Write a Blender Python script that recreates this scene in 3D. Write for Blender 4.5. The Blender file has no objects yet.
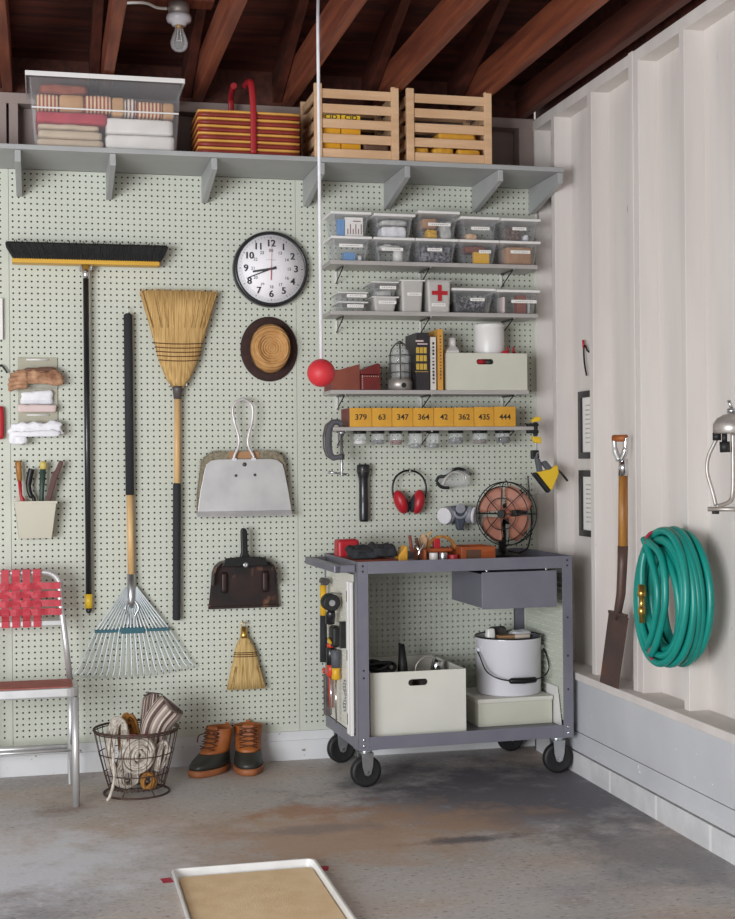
import bpy, bmesh, math, random
from mathutils import Vector, Matrix, Euler, noise
PI = math.pi
S = bpy.context.scene
COL = S.collection
R = random.Random(7)

# ------------------------------------------------------------------ materials
def lin(h):
    h = h.lstrip('#')
    o = []
    for i in (0, 2, 4):
        c = int(h[i:i + 2], 16) / 255
        o.append(c / 12.92 if c <= .04045 else ((c + .055) / 1.055) ** 2.4)
    return (o[0], o[1], o[2], 1)

MATS = {}
def mat(name, c1, c2=None, scale=8, rough=.5, metal=0, bump=0, bscale=60, stretch=(1, 1, 1),
        lo=.35, hi=.65, detail=5, c3=None, s3=3, coat=0, lo3=.55, hi3=.68):
    m = bpy.data.materials.new(name); m.use_nodes = True
    nt = m.node_tree; N = nt.nodes; L = nt.links
    b = N['Principled BSDF']
    b.inputs['Roughness'].default_value = rough
    b.inputs['Metallic'].default_value = metal
    b.inputs['Coat Weight'].default_value = coat
    b.inputs['Base Color'].default_value = lin(c1)
    tc = N.new('ShaderNodeTexCoord'); mp = N.new('ShaderNodeMapping')
    mp.inputs['Scale'].default_value = stretch
    L.new(tc.outputs['Object'], mp.inputs['Vector'])
    if c2:
        n = N.new('ShaderNodeTexNoise'); n.inputs['Scale'].default_value = scale
        n.inputs['Detail'].default_value = detail
        L.new(mp.outputs[0], n.inputs['Vector'])
        r = N.new('ShaderNodeValToRGB')
        r.color_ramp.elements[0].position = lo; r.color_ramp.elements[1].position = hi
        r.color_ramp.elements[0].color = lin(c1); r.color_ramp.elements[1].color = lin(c2)
        L.new(n.outputs['Fac'], r.inputs['Fac'])
        out = r.outputs['Color']
        if c3:
            n3 = N.new('ShaderNodeTexNoise'); n3.inputs['Scale'].default_value = s3
            n3.inputs['Detail'].default_value = 6
            L.new(mp.outputs[0], n3.inputs['Vector'])
            r3 = N.new('ShaderNodeValToRGB'); r3.color_ramp.elements[0].position = lo3
            r3.color_ramp.elements[1].position = hi3
            L.new(n3.outputs['Fac'], r3.inputs['Fac'])
            mx = N.new('ShaderNodeMix'); mx.data_type = 'RGBA'
            L.new(r3.outputs['Color'], mx.inputs['Factor'])
            L.new(out, mx.inputs['A']); mx.inputs['B'].default_value = lin(c3)
            out = mx.outputs['Result']
        L.new(out, b.inputs['Base Color'])
    if bump:
        nb = N.new('ShaderNodeTexNoise'); nb.inputs['Scale'].default_value = bscale
        nb.inputs['Detail'].default_value = 4
        L.new(mp.outputs[0], nb.inputs['Vector'])
        bp = N.new('ShaderNodeBump'); bp.inputs['Strength'].default_value = bump
        bp.inputs['Distance'].default_value = .004
        L.new(nb.outputs['Fac'], bp.inputs['Height']); L.new(bp.outputs[0], b.inputs['Normal'])
    MATS[name] = m
    return m

def clear(name, tint, amount, rough=.15):
    """clear plastic / glass: mostly see-through, some surface colour and gloss"""
    m = bpy.data.materials.new(name); m.use_nodes = True
    N = m.node_tree.nodes; L = m.node_tree.links
    b = N['Principled BSDF']; b.inputs['Base Color'].default_value = lin(tint)
    b.inputs['Roughness'].default_value = rough
    t = N.new('ShaderNodeBsdfTransparent')
    lw = N.new('ShaderNodeLayerWeight'); lw.inputs['Blend'].default_value = .35
    mr = N.new('ShaderNodeMapRange'); mr.inputs['To Min'].default_value = amount
    mr.inputs['To Max'].default_value = min(1, amount + .25)
    L.new(lw.outputs['Fresnel'], mr.inputs['Value'])
    mx = N.new('ShaderNodeMixShader')
    L.new(mr.outputs[0], mx.inputs[0]); L.new(t.outputs[0], mx.inputs[1]); L.new(b.outputs[0], mx.inputs[2])
    L.new(mx.outputs[0], N['Material Output'].inputs['Surface'])
    MATS[name] = m
    return m

def stripes(name, cols, axis=0, period=.1, rough=.8, bump=.3, seq=None):
    """woven stripes along an object axis"""
    m = mat(name, cols[0], rough=rough, bump=bump, bscale=250)
    N = m.node_tree.nodes; L = m.node_tree.links
    tc = N.new('ShaderNodeTexCoord'); sp = N.new('ShaderNodeSeparateXYZ')
    L.new(tc.outputs['Object'], sp.inputs[0])
    d = N.new('ShaderNodeMath'); d.operation = 'DIVIDE'; d.inputs[1].default_value = period
    L.new(sp.outputs[axis], d.inputs[0])
    fr = N.new('ShaderNodeMath'); fr.operation = 'FRACT'; L.new(d.outputs[0], fr.inputs[0])
    r = N.new('ShaderNodeValToRGB'); r.color_ramp.interpolation = 'CONSTANT'
    cr = r.color_ramp
    seq = seq or [i / len(cols) for i in range(len(cols))]
    cr.elements[0].position = 0; cr.elements[0].color = lin(cols[0])
    cr.elements[1].position = seq[1]; cr.elements[1].color = lin(cols[1])
    for i in range(2, len(cols)):
        e = cr.elements.new(seq[i]); e.color = lin(cols[i])
    L.new(fr.outputs[0], r.inputs['Fac']); L.new(r.outputs[0], N['Principled BSDF'].inputs['Base Color'])
    return m

# ------------------------------------------------------------------ mesh builder
class MB:
    def __init__(s): s.v = []; s.f = []; s.sm = []
    def add(s, vs, fs, smooth=False, M=None):
        o = len(s.v)
        s.v += [tuple(M @ Vector(p)) for p in vs] if M else [tuple(p) for p in vs]
        for f in fs: s.f.append([i + o for i in f]); s.sm.append(smooth)
        return s
    def box(s, x0, x1, y0, y1, z0, z1, M=None):
        return s.hexa([(x0, y0), (x1, y0), (x1, y1), (x0, y1)], [(x0, y0), (x1, y0), (x1, y1), (x0, y1)], z0, z1, M)
    def hexa(s, lo, hi, z0, z1, M=None):
        n = len(lo)
        vs = [(p[0], p[1], z0) for p in lo] + [(p[0], p[1], z1) for p in hi]
        fs = [list(range(n))[::-1], list(range(n, 2 * n))] + [[i, (i + 1) % n, (i + 1) % n + n, i + n] for i in range(n)]
        return s.add(vs, fs, False, M)
    def prism(s, poly, axis, a, b, smooth=False, M=None):
        """polygon in the two other axes, extruded along axis from a to b"""
        def P(u, v, w): return {'x': (w, u, v), 'y': (u, w, v), 'z': (u, v, w)}[axis]
        n = len(poly)
        vs = [P(u, v, a) for u, v in poly] + [P(u, v, b) for u, v in poly]
        o = len(s.v)
        s.add(vs, [list(range(n)), list(range(n, 2 * n))[::-1]], False, M)
        k = len(s.f)
        for i in range(n):
            s.f.append([o + i, o + i + n, o + (i + 1) % n + n, o + (i + 1) % n]); s.sm.append(smooth)
        return s
    def tube(s, pts, r, n=8, closed=False, caps=True, flat=None):
        pts = [Vector(p) for p in pts]
        m = len(pts); rr = r if isinstance(r, (list, tuple)) else [r] * m
        vs = []; up = None
        for i, p in enumerate(pts):
            if closed: t = pts[(i + 1) % m] - pts[i - 1]
            else: t = pts[min(i + 1, m - 1)] - pts[max(i - 1, 0)]
            if t.length < 1e-9: t = Vector((0, 0, 1))
            t.normalize()
            if up is None: up = t.orthogonal().normalized()
            else:
                up = up - t * up.dot(t)
                up = up.normalized() if up.length > 1e-6 else t.orthogonal().normalized()
            w = t.cross(up)
            for k in range(n):
                a = 2 * PI * k / n
                d = up * math.cos(a) + w * math.sin(a)
                if flat: d = Vector((d.x * flat[0], d.y * flat[1], d.z * flat[2]))
                vs.append(p + d * rr[i])
        fs = []
        for i in range(m if closed else m - 1):
            j = (i + 1) % m
            for k in range(n):
                fs.append([i * n + k, i * n + (k + 1) % n, j * n + (k + 1) % n, j * n + k])
        o = len(s.v)
        s.add(vs, fs, True)
        if caps and not closed:
            s.f.append([o + k for k in range(n)][::-1]); s.sm.append(False)
            s.f.append([o + (m - 1) * n + k for k in range(n)]); s.sm.append(False)
        return s
    def cyl(s, p0, p1, r0, r1=None, n=20, caps=True):
        r1 = r0 if r1 is None else r1
        p0 = Vector(p0); p1 = Vector(p1)
        return s.tube([p0, p1], [r0, r1], n, False, caps)
    def lathe(s, prof, c=(0, 0, 0), n=28, M=None, sx=1, sy=1):
        """profile of (radius, z) spun about z at c"""
        vs = []; fs = []
        for r, z in prof:
            for k in range(n):
                a = 2 * PI * k / n
                vs.append((c[0] + r * sx * math.cos(a), c[1] + r * sy * math.sin(a), c[2] + z))
        for i in range(len(prof) - 1):
            for k in range(n):
                fs.append([i * n + k, i * n + (k + 1) % n, (i + 1) * n + (k + 1) % n, (i + 1) * n + k])
        if prof[0][0] > 1e-6: fs.append(list(range(n))[::-1])
        if prof[-1][0] > 1e-6: fs.append([(len(prof) - 1) * n + k for k in range(n)])
        return s.add(vs, fs, True, M)
    def ball(s, c, r, n=16, sc=(1, 1, 1)):
        vs = []; fs = []; h = n // 2
        for i in range(h + 1):
            a = PI * i / h
            for k in range(n):
                b = 2 * PI * k / n
                vs.append((c[0] + r * sc[0] * math.sin(a) * math.cos(b), c[1] + r * sc[1] * math.sin(a) * math.sin(b), c[2] + r * sc[2] * math.cos(a)))
        for i in range(h):
            for k in range(n):
                fs.append([i * n + k, (i + 1) * n + k, (i + 1) * n + (k + 1) % n, i * n + (k + 1) % n])
        return s.add(vs, fs, True)
    def loft(s, rings, closed=True, caps=True):
        n = len(rings[0]); vs = [p for r in rings for p in r]; fs = []
        for i in range(len(rings) - 1):
            for k in range(n if closed else n - 1):
                fs.append([i * n + k, i * n + (k + 1) % n, (i + 1) * n + (k + 1) % n, (i + 1) * n + k])
        if caps: fs += [list(range(n))[::-1], [(len(rings) - 1) * n + k for k in range(n)]]
        return s.add(vs, fs, True)
    def soft(s, x0, x1, y0, y1, z0, z1, rad=.012, n=10, amp=.003, freq=18, seed=0, M=None):
        """rounded, slightly lumpy cushion shape (cloth, leather, filled bags)"""
        c = Vector(((x0 + x1) / 2, (y0 + y1) / 2, (z0 + z1) / 2)); h = Vector((x1 - x0, y1 - y0, z1 - z0)) / 2
        rad = min(rad, min(h) * .98)
        idx = {}; vs = []; fs = []
        def vert(i, j, k):
            key = (i, j, k)
            if key not in idx:
                q = Vector((i, j, k)) / n * 2 - Vector((1, 1, 1))
                p = Vector((q.x * h.x, q.y * h.y, q.z * h.z))
                inn = Vector([max(-(h[a] - rad), min(h[a] - rad, p[a])) for a in range(3)])
                d = p - inn
                if d.length > 1e-9: p = inn + d.normalized() * rad
                nv = noise.noise((p + c) * freq + Vector((seed * 7.1, seed * 3.3, 0)))
                nv2 = noise.noise((p + c) * freq * 2.7 + Vector((0, seed * 5.1, 9)))
                dirv = p.normalized() if p.length > 1e-9 else p
                w = Vector((0, 0, 1)) if abs(q.z) > .9 else dirv
                p = p + w * (amp * nv + amp * .5 * nv2) * (0 if q.z < -.95 else 1)
                idx[key] = len(vs); vs.append(p + c)
            return idx[key]
        for a in range(3):
            for side in (0, n):
                for u in range(n):
                    for v in range(n):
                        q = []
                        for du, dv in ((0, 0), (1, 0), (1, 1), (0, 1)):
                            t = [0, 0, 0]; t[a] = side; t[(a + 1) % 3] = u + du; t[(a + 2) % 3] = v + dv
                            q.append(vert(*t))
                        fs.append(q if side else q[::-1])
        return s.add(vs, fs, True, M)
    def build(s, name, m, parent=None, bevel=0, seg=2, origin=None):
        me = bpy.data.meshes.new(name)
        org = ORG.get(parent.name, Vector()) if parent else Vector(origin or (0, 0, 0))
        me.from_pydata([tuple(Vector(p) - org) for p in s.v], [], s.f)
        me.polygons.foreach_set('use_smooth', s.sm)
        bm = bmesh.new(); bm.from_mesh(me); bmesh.ops.recalc_face_normals(bm, faces=bm.faces); bm.to_mesh(me); bm.free()
        o = bpy.data.objects.new(name, me); COL.objects.link(o)
        me.materials.append(MATS[m] if isinstance(m, str) else m)
        if parent:
            o.parent = parent; ORG[o.name] = org
        else:
            o.location = org; ORG[o.name] = org
        if bevel:
            b = o.modifiers.new('bevel', 'BEVEL'); b.width = bevel; b.segments = seg; b.limit_method = 'ANGLE'
            b.harden_normals = False
        return o

ORG = {}
def tag(o, label=None, cat=None, group=None, kind=None):
    if label: o['label'] = label
    if cat: o['category'] = cat
    if group: o['group'] = group
    if kind: o['kind'] = kind
    return o
def thing(name, label, cat, loc=(0, 0, 0), group=None, rotz=0, local=False):
    o = bpy.data.objects.new(name, None); COL.objects.link(o)
    o.location = loc; o.rotation_euler = (0, 0, rotz); o.empty_display_size = .05
    ORG[o.name] = Vector((0, 0, 0)) if (local or rotz) else Vector(loc)
    return tag(o, label, cat, group)
def copy_tree(o, parent=None):
    c = o.copy(); COL.objects.link(c)
    if parent: c.parent = parent
    for ch in list(o.children): copy_tree(ch, c)
    return c
def struct(name, mb, m, bevel=0, origin=None):
    return tag(mb.build(name, m, None, bevel, origin=origin), kind='structure')
def text(body, size, loc, m, parent, name, rot=(PI / 2, 0, 0), ext=.0004, align='CENTER', sx=1, extra=None, bold=.016):
    """lettering as a thin mesh; several (body, size, loc) may share one mesh"""
    items = extra or [(body, size, loc)]
    vs = []; fs = []
    for b, sz, lc in items:
        cu = bpy.data.curves.new('t', 'FONT'); cu.body = b; cu.size = sz; cu.extrude = ext
        cu.align_x = align; cu.align_y = 'CENTER'; cu.offset = sz * bold
        to = bpy.data.objects.new('t', cu); COL.objects.link(to)
        bpy.context.view_layer.update()
        me = bpy.data.meshes.new_from_object(to.evaluated_get(bpy.context.evaluated_depsgraph_get()))
        T = Matrix.Translation(lc) @ Euler(rot).to_matrix().to_4x4() @ Matrix.Diagonal((sx, 1, 1, 1))
        o = len(vs)
        vs += [tuple(T @ v.co) for v in me.vertices]; fs += [[i + o for i in p.vertices] for p in me.polygons]
        bpy.data.objects.remove(to); bpy.data.meshes.remove(me)
    mb = MB(); mb.add(vs, fs)
    return mb.build(name, m, parent)
def arc(c, r, a0, a1, n, plane='xz', r2=None):
    out = []; r2 = r2 or r
    for i in range(n + 1):
        a = math.radians(a0 + (a1 - a0) * i / n)
        u, v = r * math.cos(a), r2 * math.sin(a)
        out.append({'xz': (c[0] + u, c[1], c[2] + v), 'xy': (c[0] + u, c[1] + v, c[2]), 'yz': (c[0], c[1] + u, c[2] + v)}[plane])
    return out
def spline(pts, n=8):
    P = [Vector(p) for p in pts]; P = [P[0] * 2 - P[1]] + P + [P[-1] * 2 - P[-2]]
    out = []
    for i in range(1, len(P) - 2):
        for k in range(n):
            t = k / n; a, b, c, d = P[i - 1:i + 3]
            out.append(.5 * (2 * b + (c - a) * t + (2 * a - 5 * b + 4 * c - d) * t * t + (3 * b - a - 3 * c + d) * t ** 3))
    return out + [P[-2]]

# ------------------------------------------------------------------ palette
mat('white_paint', '#dcd5d0', '#d1c9c4', scale=7, rough=.55, bump=.25, bscale=25, stretch=(1, 1, .12), c3='#8d7f77', s3=42, lo3=.735, hi3=.76)
mat('gray_white_paint', '#c9cacd', '#bfc0c4', scale=3, rough=.55, bump=.15, bscale=30, c3='#efefee', s3=30, lo3=.73, hi3=.74)
mat('shaded_wall_paint', '#a3928c', '#978680', scale=4, rough=.6, bump=.1, stretch=(1, 1, .2))  # off-white wall paint darkened, its shade mixed into the colour
mat('peg_green', '#c9ccbf', '#c5c8ba', scale=2, rough=.62)
mat('hole_shade', '#3b352e', rough=.9)
mat('baseboard_paint', '#d9d9da', '#cfcfd0', scale=6, rough=.6, bump=.25, bscale=14, c3='#8f857c', s3=38, lo3=.68, hi3=.72)
mat('concrete_block', '#d4d3d4', '#c6c5c6', scale=9, rough=.8, bump=.5, bscale=45)
mat('mortar', '#e2e0de', rough=.85)
mat('shelf_gray', '#a9aaa9', '#a1a2a2', scale=5, rough=.45)
mat('small_shelf_gray', '#b3aeaa', '#aaa5a1', scale=5, rough=.4)
mat('cart_gray', '#7d7c86', '#757480', scale=6, rough=.42, metal=.15, bump=.06, bscale=120)
mat('zinc', '#c9cbcd', '#aeb1b4', scale=14, rough=.3, metal=.9)
mat('chrome', '#dddddf', rough=.12, metal=1)
mat('aluminum', '#d5d4d4', '#c6c6c6', scale=10, rough=.38, metal=.6)
mat('steel_dark', '#67605f', '#4b4645', scale=20, rough=.5, metal=.4)
mat('black_metal', '#1c1b1b', rough=.4, metal=.3)
mat('black_rubber', '#161617', '#202021', scale=30, rough=.55)
mat('black_gloss', '#1d1d22', rough=.33, coat=.2)
mat('black_foam', '#292a2e', rough=.8, bump=.2, bscale=200)
mat('joist_wood', '#86472d', '#612c1c', scale=6, rough=.65, bump=.2, bscale=40, stretch=(5, .35, 5))
mat('joist_dark', '#5c2b1d', '#3f1b12', scale=6, rough=.7, bump=.2, bscale=40, stretch=(5, .35, 5))
mat('deck_wood', '#58281c', '#351610', scale=6, rough=.75, bump=.25, bscale=40, stretch=(.4, 5, 5))
mat('pine', '#deb892', '#cfa67f', scale=9, rough=.55, stretch=(.4, 4, 4), bump=.05)
mat('handle_wood', '#e2bd88', '#d1a670', scale=14, rough=.45, stretch=(4, 4, .3))
mat('handle_dark_wood', '#b5803f', '#8c5a28', scale=14, rough=.45, stretch=(4, 4, .3))
mat('yellow_paint', '#e3b12b', '#d7a524', scale=5, rough=.4)
mat('yellow_plastic', '#e8bf35', rough=.35)
mat('broom_straw', '#d6b074', '#a9834a', scale=60, rough=.8, stretch=(3, 3, .12), bump=.6, bscale=140)
mat('whisk_straw', '#d6b67c', '#ab8a50', scale=70, rough=.8, stretch=(3, 3, .12), bump=.6, bscale=140)
mat('bristle_tan', '#958b76', '#746a57', scale=70, rough=.85, bump=.5, bscale=200)
mat('bristle_black', '#101010', '#1d1c1a', scale=90, rough=.8, bump=.7, bscale=160)
mat('red_ball', '#d6373f', '#cf323a', scale=3, rough=.5)
mat('red_paint', '#b3202c', rough=.4)
mat('red_cloth', '#b8394a', '#a52f40', scale=12, rough=.9, bump=.3, bscale=300)
mat('white_cloth', '#e6e2de', '#dad5d0', scale=7, rough=.95, bump=.35, bscale=350)
mat('white_rag', '#efeef1', '#e2e1e6', scale=12, rough=.95, bump=.4, bscale=120)
mat('beige_cloth', '#cbb9a2', '#bfac94', scale=8, rough=.95, bump=.35, bscale=350)
mat('pink_cloth', '#d8c3bf', rough=.95, bump=.3, bscale=200)
mat('leather_tan', '#c99b78', '#9a6e50', scale=12, rough=.7, bump=.4, bscale=60)
mat('white_plastic', '#e6e3e0', rough=.35)
mat('beige_plastic', '#c9c4b2', '#c3beac', scale=4, rough=.5)
mat('box_celadon', '#d0cfbf', '#cac9b9', scale=5, rough=.6)
mat('box_cream', '#dbd9ce', '#d5d3c8', scale=5, rough=.6)
mat('paper', '#ece8e3', rough=.8)
mat('paper_gray', '#c9c8c4', '#a5a5a3', scale=25, rough=.8)
mat('ink', '#26231f', rough=.7)
mat('brick_wood', '#8a4634', '#7a3b2c', scale=9, rough=.6)
mat('dark_red', '#77211d', '#641a18', scale=10, rough=.5)
mat('ochre_paint', '#dca338', '#cf9530', scale=12, rough=.5)
mat('teal_hose', '#128f83', '#0e8478', scale=9, rough=.34)
mat('brass', '#d3a95a', rough=.25, metal=.9)
mat('copper_blade', '#a46c58', '#96604d', scale=6, rough=.55, metal=.1)
mat('boot_leather', '#a65f2b', '#8d4c1f', scale=14, rough=.5, bump=.3, bscale=90)
mat('boot_rubber', '#34352f', '#2a2b27', scale=8, rough=.45)
mat('sole_rubber', '#a2623a', '#8d5431', scale=14, rough=.6)
mat('rope_white', '#d8cfc4', '#a89c8e', scale=60, rough=.9, bump=.6, bscale=300)
mat('rope_jute', '#b07b3b', '#96652c', scale=60, rough=.9, bump=.6, bscale=300)
mat('rust_wire', '#5a443c', '#46352f', scale=30, rough=.6, metal=.4)
mat('rust_pan', '#231f20', '#3d2a25', scale=9, rough=.45, metal=.4, c3='#7b543f', s3=16, lo3=.6, hi3=.72)
mat('spade_steel', '#574641', '#6a5047', scale=9, rough=.5, metal=.4, c3='#7a4a37', s3=7)
mat('straw_hat', '#cb9a62', '#bb874e', scale=40, rough=.8, bump=.4, bscale=160)
mat('straw_brim', '#3a221d', '#2e1a17', scale=40, rough=.8, bump=.4, bscale=160)
mat('rake_blue', '#2f5f6b', rough=.4)
mat('rake_tine', '#e2e8ea', '#c9d3d6', scale=20, rough=.35, metal=.1)
mat('cork', '#efd3ab', '#e5c69a', scale=14, rough=.9, bump=.35, bscale=220)
mat('enamel_white', '#dedce2', rough=.22, coat=.3)
mat('respirator_gray', '#9a9aa2', '#8b8b94', scale=10, rough=.5)
mat('respirator_dark', '#474c58', rough=.55)
mat('cotton_filter', '#dcd9dc', rough=.9, bump=.3, bscale=200)
mat('quilt_tan', '#c79e72', '#b98c60', scale=12, rough=.95, bump=.3, bscale=200)
mat('quilt_rust', '#9c5540', '#86432f', scale=30, rough=.95, bump=.3, bscale=200)
mat('clock_face', '#fbf6f9', rough=.5)
mat('card_brown', '#b58a66', '#a67c59', scale=8, rough=.85)
mat('blue_pack', '#5f8fc4', rough=.5)
mat('hardware', '#1f1d22', '#8a878f', scale=75, rough=.45, metal=.1, bump=.8, bscale=120, lo=.42, hi=.6)
mat('nuts_brown', '#8d7468', '#3d2c27', scale=80, rough=.8, bump=.9, bscale=110)
mat('cream_fill', '#d8c9bb', '#c8b4a2', scale=30, rough=.9, bump=.5, bscale=90)
mat('gray_grip', '#55575d', rough=.6)
mat('galvanized', '#c3bdb8', '#a99f97', scale=18, rough=.4, metal=.55)
clear('bin_plastic', '#dfe0e3', .05, .2)
clear('tub_plastic', '#dcdce0', .045, .2)
clear('frosted_plastic', '#d9d5d0', .6, .35)
clear('jar_glass', '#f4f6f6', .2, .04)
clear('lens_glass', '#e8edee', .015, .03)
stripes('rug_stripe', ['#8d7f78', '#d9cfc6', '#5b4c49', '#cbbdb2', '#a3918a', '#e0d8cf', '#6f5f5a', '#bdaea4'], 0, .055)
stripes('quilt_stripe', ['#d6bd95', '#a5473f', '#dcc69f', '#9c3c38'], 0, .03)
stripes('ticking', ['#e0d7cb', '#8f5c56', '#e0d7cb', '#5f4a46'], 0, .03)

# ------------------------------------------------------------------ camera
cam = bpy.data.cameras.new('camera'); co = bpy.data.objects.new('camera', cam); COL.objects.link(co)
YAW, PIT, ROLL, FPX = .2323718, .0002925, .0087931, 1373.745
fw = Vector((math.sin(YAW) * math.cos(PIT), math.cos(YAW) * math.cos(PIT), math.sin(PIT)))
rt = Vector((math.cos(YAW), -math.sin(YAW), 0)); dn = -rt.cross(fw)
r2 = rt * math.cos(ROLL) + dn * math.sin(ROLL); d2 = -rt * math.sin(ROLL) + dn * math.cos(ROLL)
Mx = Matrix((r2, -d2, -fw)).transposed().to_4x4(); Mx.translation = (0, -6, 1.325)
co.matrix_world = Mx
cam.sensor_fit = 'HORIZONTAL'; cam.sensor_width = 36; cam.lens = 36 * FPX / 735
cam.clip_start = .05; cam.clip_end = 60
S.camera = co

# ------------------------------------------------------------------ light: daylight from the open front of the garage
S.view_settings.view_transform = 'Standard'; S.view_settings.look = 'None'
S.view_settings.gamma = 1; S.view_settings.use_curve_mapping = False
S.view_settings.exposure = 0
w = bpy.data.worlds.new('sky'); S.world = w; w.use_nodes = True
bg = w.node_tree.nodes['Background']; bg.inputs[0].default_value = (1, .975, .94, 1); bg.inputs[1].default_value = .47
def area(name, loc, target, sx, sy, power, col):
    l = bpy.data.lights.new(name, 'AREA'); l.shape = 'RECTANGLE'; l.size = sx; l.size_y = sy
    l.energy = power; l.color = col
    o = bpy.data.objects.new(name, l); COL.objects.link(o); o.location = loc
    o.rotation_euler = (Vector(target) - Vector(loc)).to_track_quat('-Z', 'Y').to_euler()
    return o
area('daylight_from_the_garage_door', (-2.9, -6.0, 1.2), (.6, 0, .75), 3.0, 1.9, 355, (.93, .965, 1))

# ------------------------------------------------------------------ the garage shell
def concrete():
    m = mat('garage_concrete', '#cac6c5', '#b3ada9', scale=1.6, rough=.62, bump=.25, bscale=55, lo=.3, hi=.7, detail=9)
    N = m.node_tree.nodes; L = m.node_tree.links; b = N['Principled BSDF']
    tc = N.new('ShaderNodeTexCoord')
    prev = b.inputs['Base Color'].links[0].from_socket
    for sc, lo, hi, colr, det, off in ((1.1, .48, .66, '#c2a993', 8, (3, 1, 0)), (.9, .53, .68, '#8f8d94', 9, (8, 5, 0)),
                                       (2.3, .6, .72, '#8f7462', 10, (1, 7, 0)), (38, .56, .7, '#d0c9c3', 4, (0, 0, 0)), (60, .58, .7, '#77706b', 3, (5, 5, 0))):
        mp = N.new('ShaderNodeMapping'); mp.inputs['Location'].default_value = off; mp.inputs['Scale'].default_value = (.8, 1.3, 1)
        L.new(tc.outputs['Object'], mp.inputs[0])
        n = N.new('ShaderNodeTexNoise'); n.inputs['Scale'].default_value = sc; n.inputs['Detail'].default_value = det
        n.inputs['Roughness'].default_value = .5
        L.new(mp.outputs[0], n.inputs['Vector'])
        r = N.new('ShaderNodeMapRange'); r.inputs['From Min'].default_value = lo; r.inputs['From Max'].default_value = hi
        r.inputs['To Max'].default_value = .75
        L.new(n.outputs['Fac'], r.inputs['Value'])
        mx = N.new('ShaderNodeMix'); mx.data_type = 'RGBA'
        L.new(r.outputs[0], mx.inputs['Factor']); L.new(prev, mx.inputs['A']); mx.inputs['B'].default_value = lin(colr)
        prev = mx.outputs['Result']
    # stained areas with ragged edges; the pale bluish one is daylight painted in: (centre x, y, radius x, y, colour, strength)
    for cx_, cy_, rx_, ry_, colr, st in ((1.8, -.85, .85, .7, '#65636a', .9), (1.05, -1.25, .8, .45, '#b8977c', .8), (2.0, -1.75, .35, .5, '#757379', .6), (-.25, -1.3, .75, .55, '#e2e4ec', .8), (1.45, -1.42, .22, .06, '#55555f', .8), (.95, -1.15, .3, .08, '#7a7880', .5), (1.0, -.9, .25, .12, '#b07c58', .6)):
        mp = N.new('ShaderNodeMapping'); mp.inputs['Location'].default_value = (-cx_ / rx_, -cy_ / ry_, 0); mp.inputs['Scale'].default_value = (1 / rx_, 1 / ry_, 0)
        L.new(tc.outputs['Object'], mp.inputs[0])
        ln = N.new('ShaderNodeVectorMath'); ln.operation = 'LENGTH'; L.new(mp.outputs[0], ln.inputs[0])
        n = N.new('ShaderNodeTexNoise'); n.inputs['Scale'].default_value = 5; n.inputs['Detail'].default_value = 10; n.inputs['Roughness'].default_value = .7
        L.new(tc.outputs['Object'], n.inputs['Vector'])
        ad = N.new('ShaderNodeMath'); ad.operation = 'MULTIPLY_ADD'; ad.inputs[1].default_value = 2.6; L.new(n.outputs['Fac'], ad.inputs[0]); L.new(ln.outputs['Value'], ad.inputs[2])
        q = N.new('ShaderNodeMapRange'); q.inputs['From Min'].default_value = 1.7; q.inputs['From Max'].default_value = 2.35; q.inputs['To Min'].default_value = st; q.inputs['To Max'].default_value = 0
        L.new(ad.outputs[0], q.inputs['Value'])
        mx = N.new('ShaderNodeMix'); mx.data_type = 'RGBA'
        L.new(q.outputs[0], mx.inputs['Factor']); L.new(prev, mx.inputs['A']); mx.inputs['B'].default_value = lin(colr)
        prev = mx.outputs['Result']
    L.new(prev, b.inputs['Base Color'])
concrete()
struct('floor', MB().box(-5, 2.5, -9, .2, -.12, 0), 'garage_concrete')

# back wall: studs, plates and boarding behind the pegboard
b = MB().box(-2.2, 2.42, .095, .115, 0, 2.895)
for x in (-1.33, -.92, -.52, -.155, -.107, .285, .69, 1.1, 1.5, 1.92, 2.19):
    wd = .038 if x < 2.1 else .07
    b.box(x - wd / 2, x + wd / 2, .008, .096, 0, 2.853)
b.box(-2.2, 2.3, .006, .096, 2.85, 2.895)
struct('wall_back', b, 'shaded_wall_paint', .002)
struct('hole_shade_sheet', MB().box(-2.2, 2.222, .0056, .0076, .13, 2.568), 'hole_shade')  # added dark sheet, its colour stands in for shade in the peg holes
b = MB().box(-2.2, 2.2, -.006, .008, .085, .1265)
b.box(-2.2, 2.2, -.014, .008, 0, .088)
struct('baseboard_back', b, 'baseboard_paint', .002)

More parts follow.
